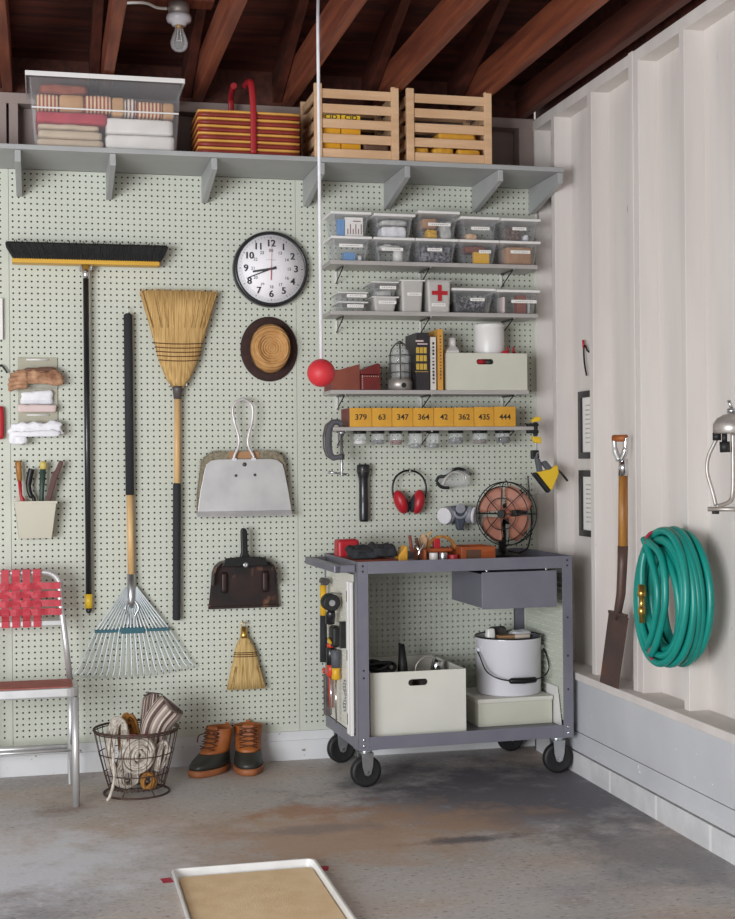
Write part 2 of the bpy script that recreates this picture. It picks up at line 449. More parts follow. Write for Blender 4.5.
def pegboard(u0, u1, v0, v1, uh, vh, f, name, m, parent=None, th=.005, rad=.0043):
    """perforated hardboard sheet: every hole is cut; f maps (u, v, depth) to space"""
    d = .0254; mb = MB()
    nu0 = math.ceil((u0 - uh + d / 2) / d); nu1 = math.floor((u1 - uh - d / 2) / d)
    nv0 = math.ceil((v0 - vh + d / 2) / d); nv1 = math.floor((v1 - vh - d / 2) / d)
    us = [uh + d * i for i in range(nu0, nu1 + 1)]; vs_ = [vh + d * i for i in range(nv0, nv1 + 1)]
    U = [u - d / 2 for u in us] + [us[-1] + d / 2]; V = [v - d / 2 for v in vs_] + [vs_[-1] + d / 2]
    nu, nv = len(us), len(vs_); V3 = []; F = []
    gi = lambda i, j: i * (nv + 1) + j
    for x in U:
        for z in V: V3.append(f(x, z, 0))
    for i, x in enumerate(us):
        for j, z in enumerate(vs_):
            o = len(V3)
            for dep in (0, th):
                for k in range(8):
                    a = PI / 8 + k * PI / 4
                    V3.append(f(x + rad * math.cos(a), z + rad * math.sin(a), dep))
            c = [gi(i + 1, j + 1), gi(i, j + 1), gi(i, j), gi(i + 1, j)]
            for q in range(4):
                k0 = 2 * q
                F.append([c[q], o + (k0 + 1) % 8, o + k0])
                F.append([c[q], c[(q + 1) % 4], o + (k0 + 2) % 8, o + (k0 + 1) % 8])
            for k in range(8): F.append([o + k, o + (k + 1) % 8, o + 8 + (k + 1) % 8, o + 8 + k])
    mb.add(V3, F)
    a0, a1, b0, b1 = U[0], U[-1], V[0], V[-1]
    for (p, q, r_, s_) in ((u0, u1, v0, b0), (u0, u1, b1, v1), (u0, a0, b0, b1), (a1, u1, b0, b1)):
        if q - p > 1e-4 and s_ - r_ > 1e-4: mb.add([f(p, r_, 0), f(q, r_, 0), f(q, s_, 0), f(p, s_, 0)], [[0, 1, 2, 3]])
    e = [(u0, v0), (u1, v0), (u1, v1), (u0, v1)]
    mb.add([f(u, v, 0) for u, v in e] + [f(u, v, th) for u, v in e], [[i, (i + 1) % 4, (i + 1) % 4 + 4, i + 4] for i in range(4)])
    return mb.build(name, m, parent)
wallmap = lambda u, v, d: (u, d, v)
for i, (a, c, lb) in enumerate(((-1.349, -.1313, 'pale green pegboard panel cut off by the left edge'),
                               (-.1297, 1.1, 'wide pale green pegboard panel behind the brooms and clock'),
                               (1.1016, 2.225, 'pale green pegboard panel behind the small shelves and cart'))):
    tag(pegboard(a, c, .127, 2.569, -.063, 2.552, wallmap, 'pegboard_panel', 'peg_green'), lb, 'pegboard', 'pegboard panels on the back wall')

# right wall: siding, studs, plates, sill, lower boards, block course
XI, XS = 2.222, 2.3
b = MB().box(XS, XS + .022, -7, .1, 0, 2.885)
ys = [-.262, -.682, -1.527, -1.935, -2.345, -2.755, -3.165, -3.575, -3.985]
for y in ys: b.box(XI, XS + .001, y, y + .04, .42, 2.841)
b.box(XI, XS + .001, -1.143, -1.105, .42, 2.841); b.box(XI - .004, XS + .001, -1.1, -1.062, .42, 2.888)
b.box(XI, XS + .001, -.012, .004, .42, 2.841)
b.box(XI, XS + .022, -7, -1.103, 2.84, 2.886); b.box(XI, XS + .022, -1.061, .1, 2.84, 2.886)
struct('wall_right', b, 'white_paint', .002)
struct('trim_1', MB().box(2.168, XS + .001, -7, 0, .394, .426), 'white_paint', .003)
struct('trim_2', MB().box(2.184, XS, -7, .0, .174, .393), 'gray_white_paint', .0015)
b = MB().prism([(2.176, .094), (2.184, .13), (2.186, .17), (XS, .17), (XS, .094)], 'y', -7, -.015)
struct('trim_3', b, 'gray_white_paint', .0015)
b = MB(); y = -.10
while y > -7:
    b.box(2.172, XS, y - .405, y, 0, .088); y -= .42
struct('baseboard_right', b, 'concrete_block', .002)
struct('trim_4', MB().box(2.1725, XS - .002, -7, -.1, 0, .0875), 'mortar')
# gable boards above the right plate
b = MB()
for k in range(14): b.box(2.27, 2.29, -6.5, .1, 2.888 + k * .15, 2.888 + k * .15 + .146)
struct('wall_gable', b, 'deck_wood')
tag(MB().box(2.15, 2.19, -6, .09, 2.897, 3.03).build('ceiling_joist', 'joist_dark', None, .003), 'dark ceiling joist running along the top of the white right wall', 'joist', 'ceiling joists', 'structure')

# roof: joists on the plate, rafters and boards rising towards the camera
SL = .36
jl = ['at the far left edge', 'above the clear storage bin', 'just right of the light bulb', 'above the striped basket',
      'above the gap between the wooden crates', 'above the right end of the long shelf']
for i, x in enumerate((-.13, .275, .675, 1.075, 1.485, 1.89)):
    tag(MB().box(x - .021, x + .021, -6, .09, 2.897, 3.04).build('ceiling_joist', 'joist_wood', None, .003),
        'red-brown ceiling joist ' + jl[i], 'joist', 'ceiling joists', 'structure')
    p = [(.09, 2.9), (.09, 3.04), (-6, 3.04 + SL * 6.09), (-6, 2.9 + SL * 6.09)]
    xr = x - .045
    tag(MB().prism(p, 'x', xr - .02, xr + .02).build('roof_rafter', 'joist_dark', None, .003),
        'dark sloping rafter beside the joist ' + jl[i], 'rafter', 'roof rafters', 'structure')
b = MB(); y = .12; bw = .14
while y > -6:
    z = 3.045 + SL * (.09 - y); z2 = 3.045 + SL * (.09 - (y - bw + .004))
    b.add([(-2.5, y, z), (2.3, y, z), (2.3, y - bw + .004, z2), (-2.5, y - bw + .004, z2),
           (-2.5, y, z + .02), (2.3, y, z + .02), (2.3, y - bw + .004, z2 + .02), (-2.5, y - bw + .004, z2 + .02)],
          [[0, 1, 2, 3], [7, 6, 5, 4], [0, 4, 5, 1], [1, 5, 6, 2], [2, 6, 7, 3], [3, 7, 4, 0]])
    y -= bw
b.add([(-2.5, .14, 3.075), (2.3, .14, 3.075), (2.3, -6, 3.075 + SL * 6.14), (-2.5, -6, 3.075 + SL * 6.14)], [[0, 1, 2, 3]])
struct('ceiling', b, 'deck_wood')
b = MB().box(-2.2, 2.24, .04, .07, 2.897, 2.985).box(-2.2, 2.24, .055, .085, 2.99, 3.06)
struct('trim_5', b, 'joist_dark')
# ------------------------------------------------------------------ long shelf with brackets
b = MB().box(-1.35, 2.22, -.385, -.001, 2.57, 2.59)
sh = thing('wall_shelf', 'long gray painted shelf on bracket supports under the ceiling', 'shelf', (.4, 0, 2.57), 'gray shelves on the back wall')
b.build('shelf_board', 'shelf_gray', sh, .002)
for x in (-.48, -.085, .287, .697, 1.147, 1.517, 1.932, 2.206):
    p = [(-.0015, 2.5695), (-.374, 2.5695), (-.374, 2.522), (-.03, 2.452), (-.0015, 2.452)]
    MB().prism(p, 'x', x - .012, x + .012).build('bracket', 'shelf_gray', sh, .002)

# ------------------------------------------------------------------ four small shelves on wire brackets
def small_shelf(x0, x1, ztop, th, label, br):
    t = thing('wall_shelf', label, 'shelf', ((x0 + x1) / 2, 0, ztop - th), 'gray shelves on the back wall')
    MB().box(x0, x1, -.195, -.002, ztop - th, ztop).build('shelf_board', 'small_shelf_gray', t, .0015)
    zz = ztop - th - .0035
    for x in br:
        k = MB().tube([(x, -.003, zz), (x, -.178, zz), (x, -.186, zz + .002)], .003)
        k.tube([(x, -.006, zz - .058), (x, -.03, zz - .05), (x, -.165, zz - .002)], .0026)
        kk = k.build('bracket', 'black_metal', t)
        MB().box(x - .0045, x + .0045, -.0085, -.001, zz - .062, zz + .002).build('bracket_plate', 'white_plastic', kk)
        MB().ball((x, -.188, zz + .001), .005, 10).build('bracket_tip', 'zinc', kk)
Z1, Z2, Z3, Z4 = 2.19, 1.972, 1.629, 1.468
small_shelf(1.217, 2.165, Z1, .018, 'small gray shelf carrying two rows of lidded clear boxes', (1.28, 1.668, 2.055))
small_shelf(1.217, 2.165, Z2, .018, 'small gray shelf carrying the white box with red cross', (1.28, 1.668, 2.055))
small_shelf(1.217, 2.118, Z3, .018, 'small gray shelf carrying books and a caged lantern', (1.28, 1.668, 2.055))
small_shelf(1.222, 2.14, Z4, .016, 'small gray shelf with numbered yellow boxes and hanging jars', (1.28, 1.668, 2.055))

# ------------------------------------------------------------------ clear lidded boxes
def tub(par, x0, x1, y0, y1, z0, z1, tx, ty, m, th=.0022):
    def ring(a, zz, off):
        X0, X1, Y0, Y1 = x0 - a * 0 + off, x1 - off, y0 + off, y1 - off
        return X0, X1, Y0, Y1, zz
    def rr(X0, X1, Y0, Y1, z, r=.012, n=4):
        o = []
        for cx, cy, a in ((X1 - r, Y1 - r, 0), (X0 + r, Y1 - r, 90), (X0 + r, Y0 + r, 180), (X1 - r, Y0 + r, 270)):
            for k in range(n + 1):
                t = math.radians(a + 90 * k / n); o.append((cx + r * math.cos(t), cy + r * math.sin(t), z))
        return o
    rings = [rr(x0 + tx, x1 - tx, y0 + ty, y1 - ty, z0), rr(x0, x1, y0, y1, z1), rr(x0 + th, x1 - th, y0 + th, y1 - th, z1),
             rr(x0 + tx + th, x1 - tx - th, y0 + ty + th, y1 - ty - th, z0 + th)]
    mb = MB().loft(rings)
    for i in range(len(mb.sm)): mb.sm[i] = False
    return mb.build('tub', m, par)
def lid(par, x0, x1, y0, y1, z0, z1, m='white_plastic'):
    return MB().box(x0, x1, y0, y1, z0, z1).build('lid', m, par, .003, 3)
def marks(par, x0, x1, y, z, h=.007):
    """the small printed card on a box front"""
    c = MB().box(x0, x1, y - .0012, y, z - h, z + h).build('label_card', 'paper', par)
    k = MB(); x = x0 + (x1 - x0) * .15
    while x < x1 - (x1 - x0) * .15:
        wd = R.uniform(.004, .009); k.box(x, min(x + wd, x1 - .003), y - .0016, y - .0011, z - h * .32, z + h * .32); x += wd + .003
    k.build('lettering', 'paper_gray', c)
def clear_box(x0, x1, z0, z1, label, card=None, tx=.017, y0=-.19, y1=-.006, lidh=.012, m='tub_plastic', grp='clear lidded boxes on the small shelves'):
    t = thing('storage_box', label, 'storage box', ((x0 + x1) / 2, (y0 + y1) / 2, z0), grp)
    tub(t, x0 + .008, x1 - .008, y0 + .006, y1 - .006, z0 + .0005, z1 - lidh * .8, tx, .012, m)
    lid(t, x0, x1, y0, y1, z1 - lidh, z1)
    if card:
        h = z1 - z0; f = 1 - (card[2] if len(card) > 2 else .5)
        yc = y0 + .006 + .012 * f - .001
        marks(t, x0 + card[0] * (x1 - x0), x0 + card[1] * (x1 - x0), yc, z0 + h * (1 - f))
    return t
def filling(name, x0, x1, y0, y1, z0, z1, m, label, cat, amp=.006, n=12, rad=.01, freq=40, group=None, kind=None):
    q = .006
    o = MB().soft(x0 + q, x1 - q, y0 + q, y1 - q, z0 + .0005, z1 - .004, rad, n, amp, freq, R.random() * 9).build(name, m, origin=((x0 + x1) / 2, (y0 + y1) / 2, z0))
    return tag(o, label, cat, group, kind)
def carton(name, x0, x1, y0, y1, z0, z1, m, label, cat, group=None, bevel=.001):
    o = MB().box(x0, x1, y0, y1, z0, z1).build(name, m, bevel=bevel, origin=((x0 + x1) / 2, (y0 + y1) / 2, z0))
    return tag(o, label, cat, group)

ZM = Z1 + .107
# lower row of the top small shelf
clear_box(1.222, 1.405, Z1, ZM, 'clear lidded box with a small blue pack, bottom left of the top stack', (.2, .78, .62))
carton('blue_pack', 1.285, 1.335, -.16, -.11, Z1 + .004, Z1 + .04, 'blue_pack', 'small blue pack inside the bottom left clear box', 'pack')
filling('white_packets', 1.345, 1.375, -.15, -.05, Z1 + .004, Z1 + .035, 'white_rag', 'small pale packet beside the blue pack in the clear box', 'packet', .003)
clear_box(1.412, 1.598, Z1, ZM, 'clear lidded box holding silver parts and a roll, second in the lower row', (.2, .72, .52))
filling('foil_parts', 1.45, 1.56, -.13, -.03, Z1 + .06, Z1 + .09, 'paper_gray', 'gray crumpled packets near the lid of the second lower box', 'packet', .008)
b = MB().lathe([(0, 0), (.022, 0), (.022, .05), (.018, .052), (.018, .0), (0, .001)], (1.535, -.13, Z1 + .004))
tag(b.build('tape_roll', 'white_plastic', origin=(1.535, -.13, Z1)), 'small white roll standing in the second lower clear box', 'roll')
clear_box(1.601, 1.799, Z1, ZM, 'clear lidded box full of dark hardware, middle of the lower row', (.28, .62, .55))
filling('hardware_pile', 1.628, 1.772, -.17, -.03, Z1 + .004, Z1 + .082, 'hardware', 'dark metal hardware filling the middle lower clear box', 'hardware', .008, 14, kind='stuff')
clear_box(1.801, 1.988, Z1, ZM, 'clear lidded box with a yellow pack behind its front, fourth in the lower row', (.5, .8, .52))
carton('yellow_pack', 1.872, 1.945, -.172, -.15, Z1 + .004, Z1 + .055, 'yellow_paint', 'yellow pack pressed against the front of the fourth lower clear box', 'pack')
filling('red_bundle', 1.84, 1.95, -.14, -.04, Z1 + .058, Z1 + .09, 'brick_wood', 'reddish bundle above the yellow pack in the clear box', 'bundle', .006)
clear_box(1.99, 2.183, Z1, ZM, 'clear lidded box filled with beige wood pieces, bottom right of the top stack', (.27, .75, .55))
filling('wood_offcuts', 2.022, 2.158, -.172, -.03, Z1 + .004, Z1 + .088, 'card_brown', 'beige wood pieces filling the bottom right clear box', 'wood pieces', .004, 12, kind='stuff')
# upper row
ZU = ZM + .0005
clear_box(1.222, 1.403, ZU, ZU + .106, 'clear lidded box with a printed packet, top left of the top stack')
o = carton('printed_packet', 1.29, 1.37, -.164, -.14, ZU + .004, ZU + .085, 'paper', 'white printed packet inside the top left clear box', 'packet')
k = MB()
for i in range(6): k.box(1.3 + i * .012, 1.304 + i * .012, -.1645, -.164, ZU + .012, ZU + .035 + .02 * (i % 2))
k.box(1.325, 1.36, -.1645, -.164, ZU + .066, ZU + .07)
k.build('printing', 'dark_red', o)
carton('blue_packet', 1.258, 1.287, -.166, -.12, ZU + .004, ZU + .075, 'blue_pack', 'blue and white packet at the left inside the top left clear box', 'packet')
clear_box(1.414, 1.602, ZU, ZU + .103, 'clear lidded box stuffed with white paper packets, second in the upper row')
filling('paper_packets', 1.45, 1.575, -.165, -.06, ZU + .004, ZU + .055, 'white_rag', 'white paper packets stuffed in the second upper clear box', 'packets', .006)
filling('foil_bag', 1.45, 1.58, -.155, -.05, ZU + .058, ZU + .085, 'paper_gray', 'gray foil bag lying on the white packets in the clear box', 'bag', .007)
clear_box(1.612, 1.806, ZU, ZU + .121, 'tallest clear lidded box with brown card inside, middle of the upper row', (.25, .78, .52))
filling('brown_card', 1.64, 1.72, -.15, -.04, ZU + .05, ZU + .1, 'card_brown', 'brown card rolled inside the tallest upper clear box', 'card', .004)
filling('tool_pieces', 1.655, 1.715, -.168, -.1, ZU + .004, ZU + .046, 'yellow_paint', 'yellow plastic pieces at the bottom of the tallest upper clear box', 'pieces', .008)
filling('gray_bag', 1.72, 1.78, -.165, -.05, ZU + .004, ZU + .085, 'paper_gray', 'gray plastic bag at the right inside the tallest upper clear box', 'bag', .008)
clear_box(1.808, 1.99, ZU, ZU + .102, 'clear lidded box nearly empty with tan bits, fourth in the upper row', (.28, .75, .5))
filling('tan_pieces', 1.84, 1.9, -.16, -.06, ZU + .004, ZU + .035, 'pine', 'tan pieces at the bottom of the fourth upper clear box', 'pieces', .008)
clear_box(1.995, 2.184, ZU, ZU + .1, 'clear lidded box with dark brown contents, top right of the top stack', (.3, .65, .55))
filling('brown_nuts', 2.03, 2.1, -.168, -.04, ZU + .004, ZU + .07, 'nuts_brown', 'dark brown hardware heaped in the top right clear box', 'hardware', .009, 14, kind='stuff')
filling('white_lump', 2.105, 2.145, -.165, -.1, ZU + .006, ZU + .035, 'white_rag', 'small white packet at the right inside the top right clear box', 'packet', .006)
# second small shelf
clear_box(1.252, 1.386, Z2, Z2 + .041, 'flat clear box at the left end of second shelf, lower of two', (.3, .85, .55), .012, lidh=.006)
clear_box(1.25, 1.386, Z2 + .0415, Z2 + .083, 'flat clear box at the left end of second shelf, upper of two', (.3, .95, .6), .012, lidh=.006)
clear_box(1.402, 1.525, Z2, Z2 + .066, 'small frosted box beside the tall canister, lower of two', (.25, .9, .62), .01, lidh=.006, m='frosted_plastic')
clear_box(1.402, 1.525, Z2 + .0665, Z2 + .131, 'small clear box beside the tall canister, upper of two', (.3, .9, .6), .01, lidh=.006)
filling('gray_filters', 1.425, 1.505, -.16, -.05, Z2 + .071, Z2 + .1, 'paper_gray', 'gray padding inside the small upper box near the canister', 'padding', .004)
clear_box(1.528, 1.645, Z2, Z2 + .141, 'tall frosted canister with tan contents on the second shelf', (.3, .85, .56), .006, lidh=.006, m='frosted_plastic')
filling('cream_filling', 1.545, 1.628, -.17, -.04, Z2 + .004, Z2 + .1, 'card_brown', 'tan filling inside the tall frosted canister', 'filling', .004, kind='stuff')
t = thing('first_aid_box', 'tall white box with a red cross on its front', 'first aid box', (1.705, -.1, Z2), 'clear lidded boxes on the small shelves')
tub(t, 1.652, 1.762, -.19, -.01, Z2 + .0005, Z2 + .136, .006, .006, 'frosted_plastic')
MB().box(1.65, 1.764, -.192, -.008, Z2 + .136, Z2 + .142).build('lid', 'frosted_plastic', t, .002)
MB().box(1.662, 1.752, -.182, -.18, Z2 + .012, Z2 + .132).build('inner_card', 'white_plastic', t)
yc = -.1905; zc = Z2 + .085
MB().prism([(1.699, zc - .036), (1.717, zc - .036), (1.717, zc - .009), (1.744, zc - .009), (1.744, zc + .009), (1.717, zc + .009), (1.717, zc + .036), (1.699, zc + .036), (1.699, zc + .009), (1.672, zc + .009), (1.672, zc - .009), (1.699, zc - .009)], 'y', yc - .001, yc + .0005).build('red_cross', 'red_paint', t)
marks(t, 1.672, 1.735, -.1865, Z2 + .033)
clear_box(1.767, 1.969, Z2, Z2 + .11, 'wide clear box of dark cables on the second shelf', (.42, .75, .55), .018)
b = MB()
for i in range(16):
    x = R.uniform(1.83, 1.91); b.tube(spline([(x, -.155, Z2 + R.uniform(.012, .05)), (x + R.uniform(-.05, .05) * .6, -.16, Z2 + R.uniform(.02, .07)), (R.uniform(1.81, 1.92), -.15, Z2 + R.uniform(.01, .08))], 5), .003, 6)
tag(b.build('cable_tangle', 'hardware', origin=(1.86, -.16, Z2)), 'tangle of dark cables inside the wide clear box', 'cables', kind='stuff')
filling('dark_parts', 1.79, 1.93, -.145, -.03, Z2 + .004, Z2 + .06, 'black_rubber', 'black parts behind the cables in the wide clear box', 'parts', .008)
clear_box(1.972, 2.178, Z2, Z2 + .107, 'clear box with brown packet at the right end of second shelf', (.35, .93, .52), .018)
carton('brown_packet', 2.075, 2.118, -.168, -.12, Z2 + .004, Z2 + .085, 'brick_wood', 'brown packet standing in the right end clear box', 'packet')
filling('pale_packet', 2.005, 2.03, -.165, -.06, Z2 + .004, Z2 + .083, 'pink_cloth', 'pale packet at the left inside the right end clear box', 'packet', .004)
filling('gray_packet', 2.122, 2.148, -.165, -.06, Z2 + .004, Z2 + .06, 'paper_gray', 'gray packet at the right inside the right end clear box', 'packet', .004)

# ------------------------------------------------------------------ third small shelf
t = thing('file_box', 'brown wooden file box with slanted top, left end of the third shelf', 'file box', (1.28, -.1, Z3))
MB().prism([(1.222, Z3 + .001), (1.345, Z3 + .001), (1.345, Z3 + .113), (1.222, Z3 + .078)], 'y', -.186, -.176).build('front_panel', 'brick_wood', t, .001)
MB().prism([(1.222, Z3 + .001), (1.345, Z3 + .001), (1.345, Z3 + .098), (1.222, Z3 + .098)], 'y', -.02, -.012).build('back_panel', 'dark_red', t, .001)
MB().box(1.338, 1.3455, -.176, -.02, Z3 + .001, Z3 + .1).box(1.222, 1.229, -.176, -.02, Z3 + .001, Z3 + .076).build('side_panel', 'dark_red', t, .001)
MB().box(1.229, 1.338, -.176, -.02, Z3 + .001, Z3 + .007).build('base_panel', 'dark_red', t)
t = thing('file_box', 'dark red file box with raised lid next to the caged lantern', 'file box', (1.393, -.1, Z3))
MB().box(1.349, 1.438, -.186, -.02, Z3 + .001, Z3 + .066).build('body', 'dark_red', t, .002)
MB().prism([(1.349, Z3 + .068), (1.438, Z3 + .068), (1.438, Z3 + .113), (1.425, Z3 + .117), (1.349, Z3 + .084)], 'y', -.184, -.02).build('lid', 'dark_red', t, .002)
b = MB()
for i in range(7): b.ball((1.357, -.187, Z3 + .008 + i * .009), .002, 6)
for i in range(8): b.ball((1.357 + i * .01, -.187, Z3 + .06), .002, 6)
b.build('stitching', 'paper', t)

# caged lantern
t = thing('caged_lantern', 'caged metal lantern with clear glass standing beside the books', 'lantern', (1.546, -.115, Z3))
c = (1.541, -.128, Z3)
MB().lathe([(.0, .001), (.056, .001), (.056, .042), (.05, .048), (.046, .056), (.0, .056)], c).build('base', 'galvanized', t)
MB().cyl((1.543, -.186, Z3 + .022), (1.543, -.176, Z3 + .022), .011).build('switch_hole', 'black_rubber', t)
MB().lathe([(.04, .056), (.041, .155), (.036, .178), (.022, .19), (.0, .192)], c).build('glass', 'jar_glass', t)
MB().lathe([(.0, .056), (.014, .058), (.014, .075), (.02, .088), (.018, .11), (.0, .12)], c).build('bulb', 'frosted_plastic', t)
b = MB()
for k in range(6):
    a = PI * 2 * k / 6 + .3; ca, sa = math.cos(a), math.sin(a)
    b.tube([(c[0] + r * ca, c[1] + r * sa, c[2] + z) for r, z in ((.05, .048), (.051, .155), (.045, .182), (.022, .207), (.0, .212))], .0026, 6)
for z in (.08, .118, .155): b.tube([(c[0] + .05 * math.cos(a * PI / 12), c[1] + .05 * math.sin(a * PI / 12), c[2] + z) for a in range(24)], .0024, 6, True)
b.build('cage', 'steel_dark', t)
MB().lathe([(.014, .207), (.014, .216), (.0, .222)], c).build('cap', 'steel_dark', t)

# books
def book(x0, x1, h, label, cover, page='paper', d=.185, spine=None):
    t = thing('book', label, 'book', ((x0 + x1) / 2, -.1, Z3), 'books on the third small shelf')
    MB().box(x0, x0 + .0025, -.188, -.188 + d, Z3 + .0005, Z3 + h).box(x1 - .0025, x1, -.188, -.188 + d, Z3 + .0005, Z3 + h).box(x0, x1, -.19, -.187, Z3 + .0005, Z3 + h).build('cover', cover, t, .0008)
    MB().box(x0 + .0026, x1 - .0026, -.1868, -.192 + d, Z3 + .004, Z3 + h - .004).build('pages', page, t)
    return t
mat('book_black', '#2a2529', '#322c30', scale=20, rough=.5)
mat('book_yellow', '#dba24a', '#c98f3a', scale=12, rough=.55)
mat('book_white', '#e0d8cf', '#d2cac2', scale=12, rough=.6)
mat('book_brown', '#6b4a38', '#5c3d2e', scale=10, rough=.6)
mat('gold_print', '#d0ab45', rough=.5)
t = book(1.5995, 1.657, .252, 'thick black book with yellow block lettering, beside the lantern', 'book_black', 'paper_gray')
b = MB()
for z in (.175, .14, .103):
    for k in range(3): b.box(1.598 + k * .017, 1.612 + k * .017, -.1906, -.1898, Z3 + z - .013, Z3 + z + .013)
b.box(1.592, 1.653, -.1906, -.1898, Z3 + .08, Z3 + .082)
b.build('spine_print', 'gold_print', t)
MB().box(1.596, 1.632, -.1906, -.1898, Z3 + .212, Z3 + .219).box(1.604, 1.65, -.1906, -.1898, Z3 + .2, Z3 + .205).build('author_print', 'pink_cloth', t)
t = book(1.664, 1.689, .234, 'slim white book standing right of the thick black book', 'book_white', d=.15)
b = MB()
for i in range(12): b.box(1.672, 1.681, -.1906, -.1898, Z3 + .03 + i * .0155, Z3 + .03 + i * .0155 + R.uniform(.005, .011))
b.build('spine_print', 'ink', t)
t = book(1.697, 1.721, .269, 'tall yellow-orange book at the right end of the books', 'book_yellow', 'card_brown')
b = MB()
for i in range(14): b.box(1.706, 1.713, -.1906, -.1898, Z3 + .05 + i * .0142, Z3 + .05 + i * .0142 + R.uniform(.004, .009))
b.build('spine_print', 'book_brown', t)

# celadon crate with bottles
def crate_box(name, label, x0, x1, y0, y1, z0, z1, m, hole, par_group=None, th=.007, local=None):
    cx, cy = (x0 + x1) / 2, (y0 + y1) / 2
    t = thing(name, label, 'box', (cx, cy, z0), par_group) if local is None else local
    hx, hz, hw, hh = hole
    n = 10
    sl = []
    for k in range(1, 14): sl.append((hx - hw + hh + (2 * hw - 2 * hh) * k / 14, hz - hh))
    for k in range(n + 1): a = -PI / 2 + PI * k / n; sl.append((hx + hw - hh + hh * math.cos(a), hz + hh * math.sin(a)))
    for k in range(1, 14): sl.append((hx + hw - hh - (2 * hw - 2 * hh) * k / 14, hz + hh))
    for k in range(n + 1): a = PI / 2 + PI * k / n; sl.append((hx - hw + hh + hh * math.cos(a), hz + hh * math.sin(a)))
    mb = MB(); rect = []
    m_ = len(sl)
    # front sheet with a real slot: fan between the slot and the rectangle border
    def border(p):
        dx, dz = p[0] - hx, p[1] - hz
        s = min([(x1 - hx) / dx if dx > 1e-9 else 1e9, (x0 - hx) / dx if dx < -1e-9 else 1e9, (z1 - hz) / dz if dz > 1e-9 else 1e9, (z0 - hz) / dz if dz < -1e-9 else 1e9])
        return (hx + dx * s, hz + dz * s)
    ou = [border(p) for p in sl]
    extra = {}
    for i in range(m_):
        p, q = ou[i], ou[(i + 1) % m_]
        if abs(p[0] - q[0]) > 1e-6 and abs(p[1] - q[1]) > 1e-6:
            c = (x1 if max(p[0], q[0]) > x1 - 1e-6 else x0, z1 if max(p[1], q[1]) > z1 - 1e-6 else z0)
            extra[i] = c
    for y in (y0, y0 + th):
        vs = [(p[0], y, p[1]) for p in sl] + [(p[0], y, p[1]) for p in ou]; fs = []
        for i in range(m_):
            j = (i + 1) % m_
            if i in extra:
                vs.append((extra[i][0], y, extra[i][1])); fs.append([i, j, m_ + j, len(vs) - 1, m_ + i])
            else: fs.append([i, j, m_ + j, m_ + i])
        mb.add(vs, fs)
    mb.add([(p[0], y0, p[1]) for p in sl] + [(p[0], y0 + th, p[1]) for p in sl], [[i, (i + 1) % m_, (i + 1) % m_ + m_, i + m_] for i in range(m_)])
    e = [(x0, z0), (x1, z0), (x1, z1), (x0, z1)]
    mb.add([(p[0], y0, p[1]) for p in e] + [(p[0], y0 + th, p[1]) for p in e], [[i, (i + 1) % 4, (i + 1) % 4 + 4, i + 4] for i in range(4)])
    mb.build('front_panel', m, t)
    MB().box(x0, x0 + th, y0 + th, y1 - th, z0, z1).build('side_panel', m, t, .001)
    MB().box(x1 - th, x1, y0 + th, y1 - th, z0, z1).build('side_panel', m, t, .001)
    MB().box(x0, x1, y1 - th, y1, z0, z1).build('back_panel', m, t, .001)
    MB().box(x0 + th, x1 - th, y0 + th, y1 - th, z0, z0 + th).build('base_panel', m, t)
    return t
crate_box('storage_crate', 'pale green open box with a slot handle at the right end of third shelf', 1.736, 2.112, -.19, -.01, Z3 + .0005, Z3 + .165, 'box_celadon', (1.915, Z3 + .127, .04, .012))
t = thing('bottle', 'white plastic bottle with sloped shoulder in the pale green box', 'bottle', (1.785, -.1, Z3 + .008))
b = MB().hexa([(1.746, -.16), (1.806, -.16), (1.806, -.04), (1.746, -.04)], [(1.746, -.16), (1.806, -.16), (1.806, -.04), (1.746, -.04)], Z3 + .008, Z3 + .178)
b.hexa([(1.746, -.16), (1.806, -.16), (1.806, -.04), (1.746, -.04)], [(1.772, -.125), (1.802, -.125), (1.802, -.095), (1.772, -.095)], Z3 + .178, Z3 + .202)
b.build('body', 'white_plastic', t, .004, 3)
MB().cyl((1.787, -.11, Z3 + .2), (1.787, -.11, Z3 + .238), .0165).build('cap', 'white_plastic', t)
t = thing('canister', 'large white round canister standing in the pale green box', 'canister', (1.968, -.09, Z3 + .008))
MB().lathe([(0, 0), (.0685, 0), (.0685, .284), (.066, .288), (0, .288)], (1.968, -.09, Z3 + .008), 36).build('body', 'white_plastic', t)
MB().lathe([(.071, 0), (.0715, .006), (.071, .012), (.0, .012)], (1.968, -.09, Z3 + .289), 36).build('lid', 'white_plastic', t)
t = thing('jar', 'short jar with a red cap in front of the white canister', 'jar', (1.985, -.155, Z3 + .008))
MB().lathe([(0, 0), (.016, 0), (.016, .145), (0, .145)], (2.02, -.164, Z3 + .008), 20).build('body', 'white_plastic', t)
MB().lathe([(.017, 0), (.017, .024), (0, .024)], (2.02, -.164, Z3 + .1535), 20).build('cap', 'red_paint', t)
for x, h, lb in ((2.045, .012, 'left of two small red-nozzled glue bottles in the pale green box'), (2.073, .0, 'right of two small red-nozzled glue bottles in the pale green box')):
    t = thing('glue_bottle', lb, 'bottle', (x, -.12, Z3 + .008), 'small red-nozzled bottles')
    MB().lathe([(0, 0), (.012, 0), (.012, .14 + h), (.009, .158 + h), (0, .16 + h)], (x, -.12, Z3 + .008), 16).build('body', 'white_plastic', t)
    MB().lathe([(.008, 0), (.003, .034 - h), (0, .035 - h)], (x, -.12, Z3 + .166 + h), 16).build('nozzle', 'red_paint', t)
t = thing('spray_can', 'red and black can lying behind the slot handle of the pale green box', 'can', (1.915, -.14, Z3 + .11))
MB().cyl((1.86, -.166, Z3 + .127), (1.92, -.166, Z3 + .127), .014).build('body', 'red_paint', t)
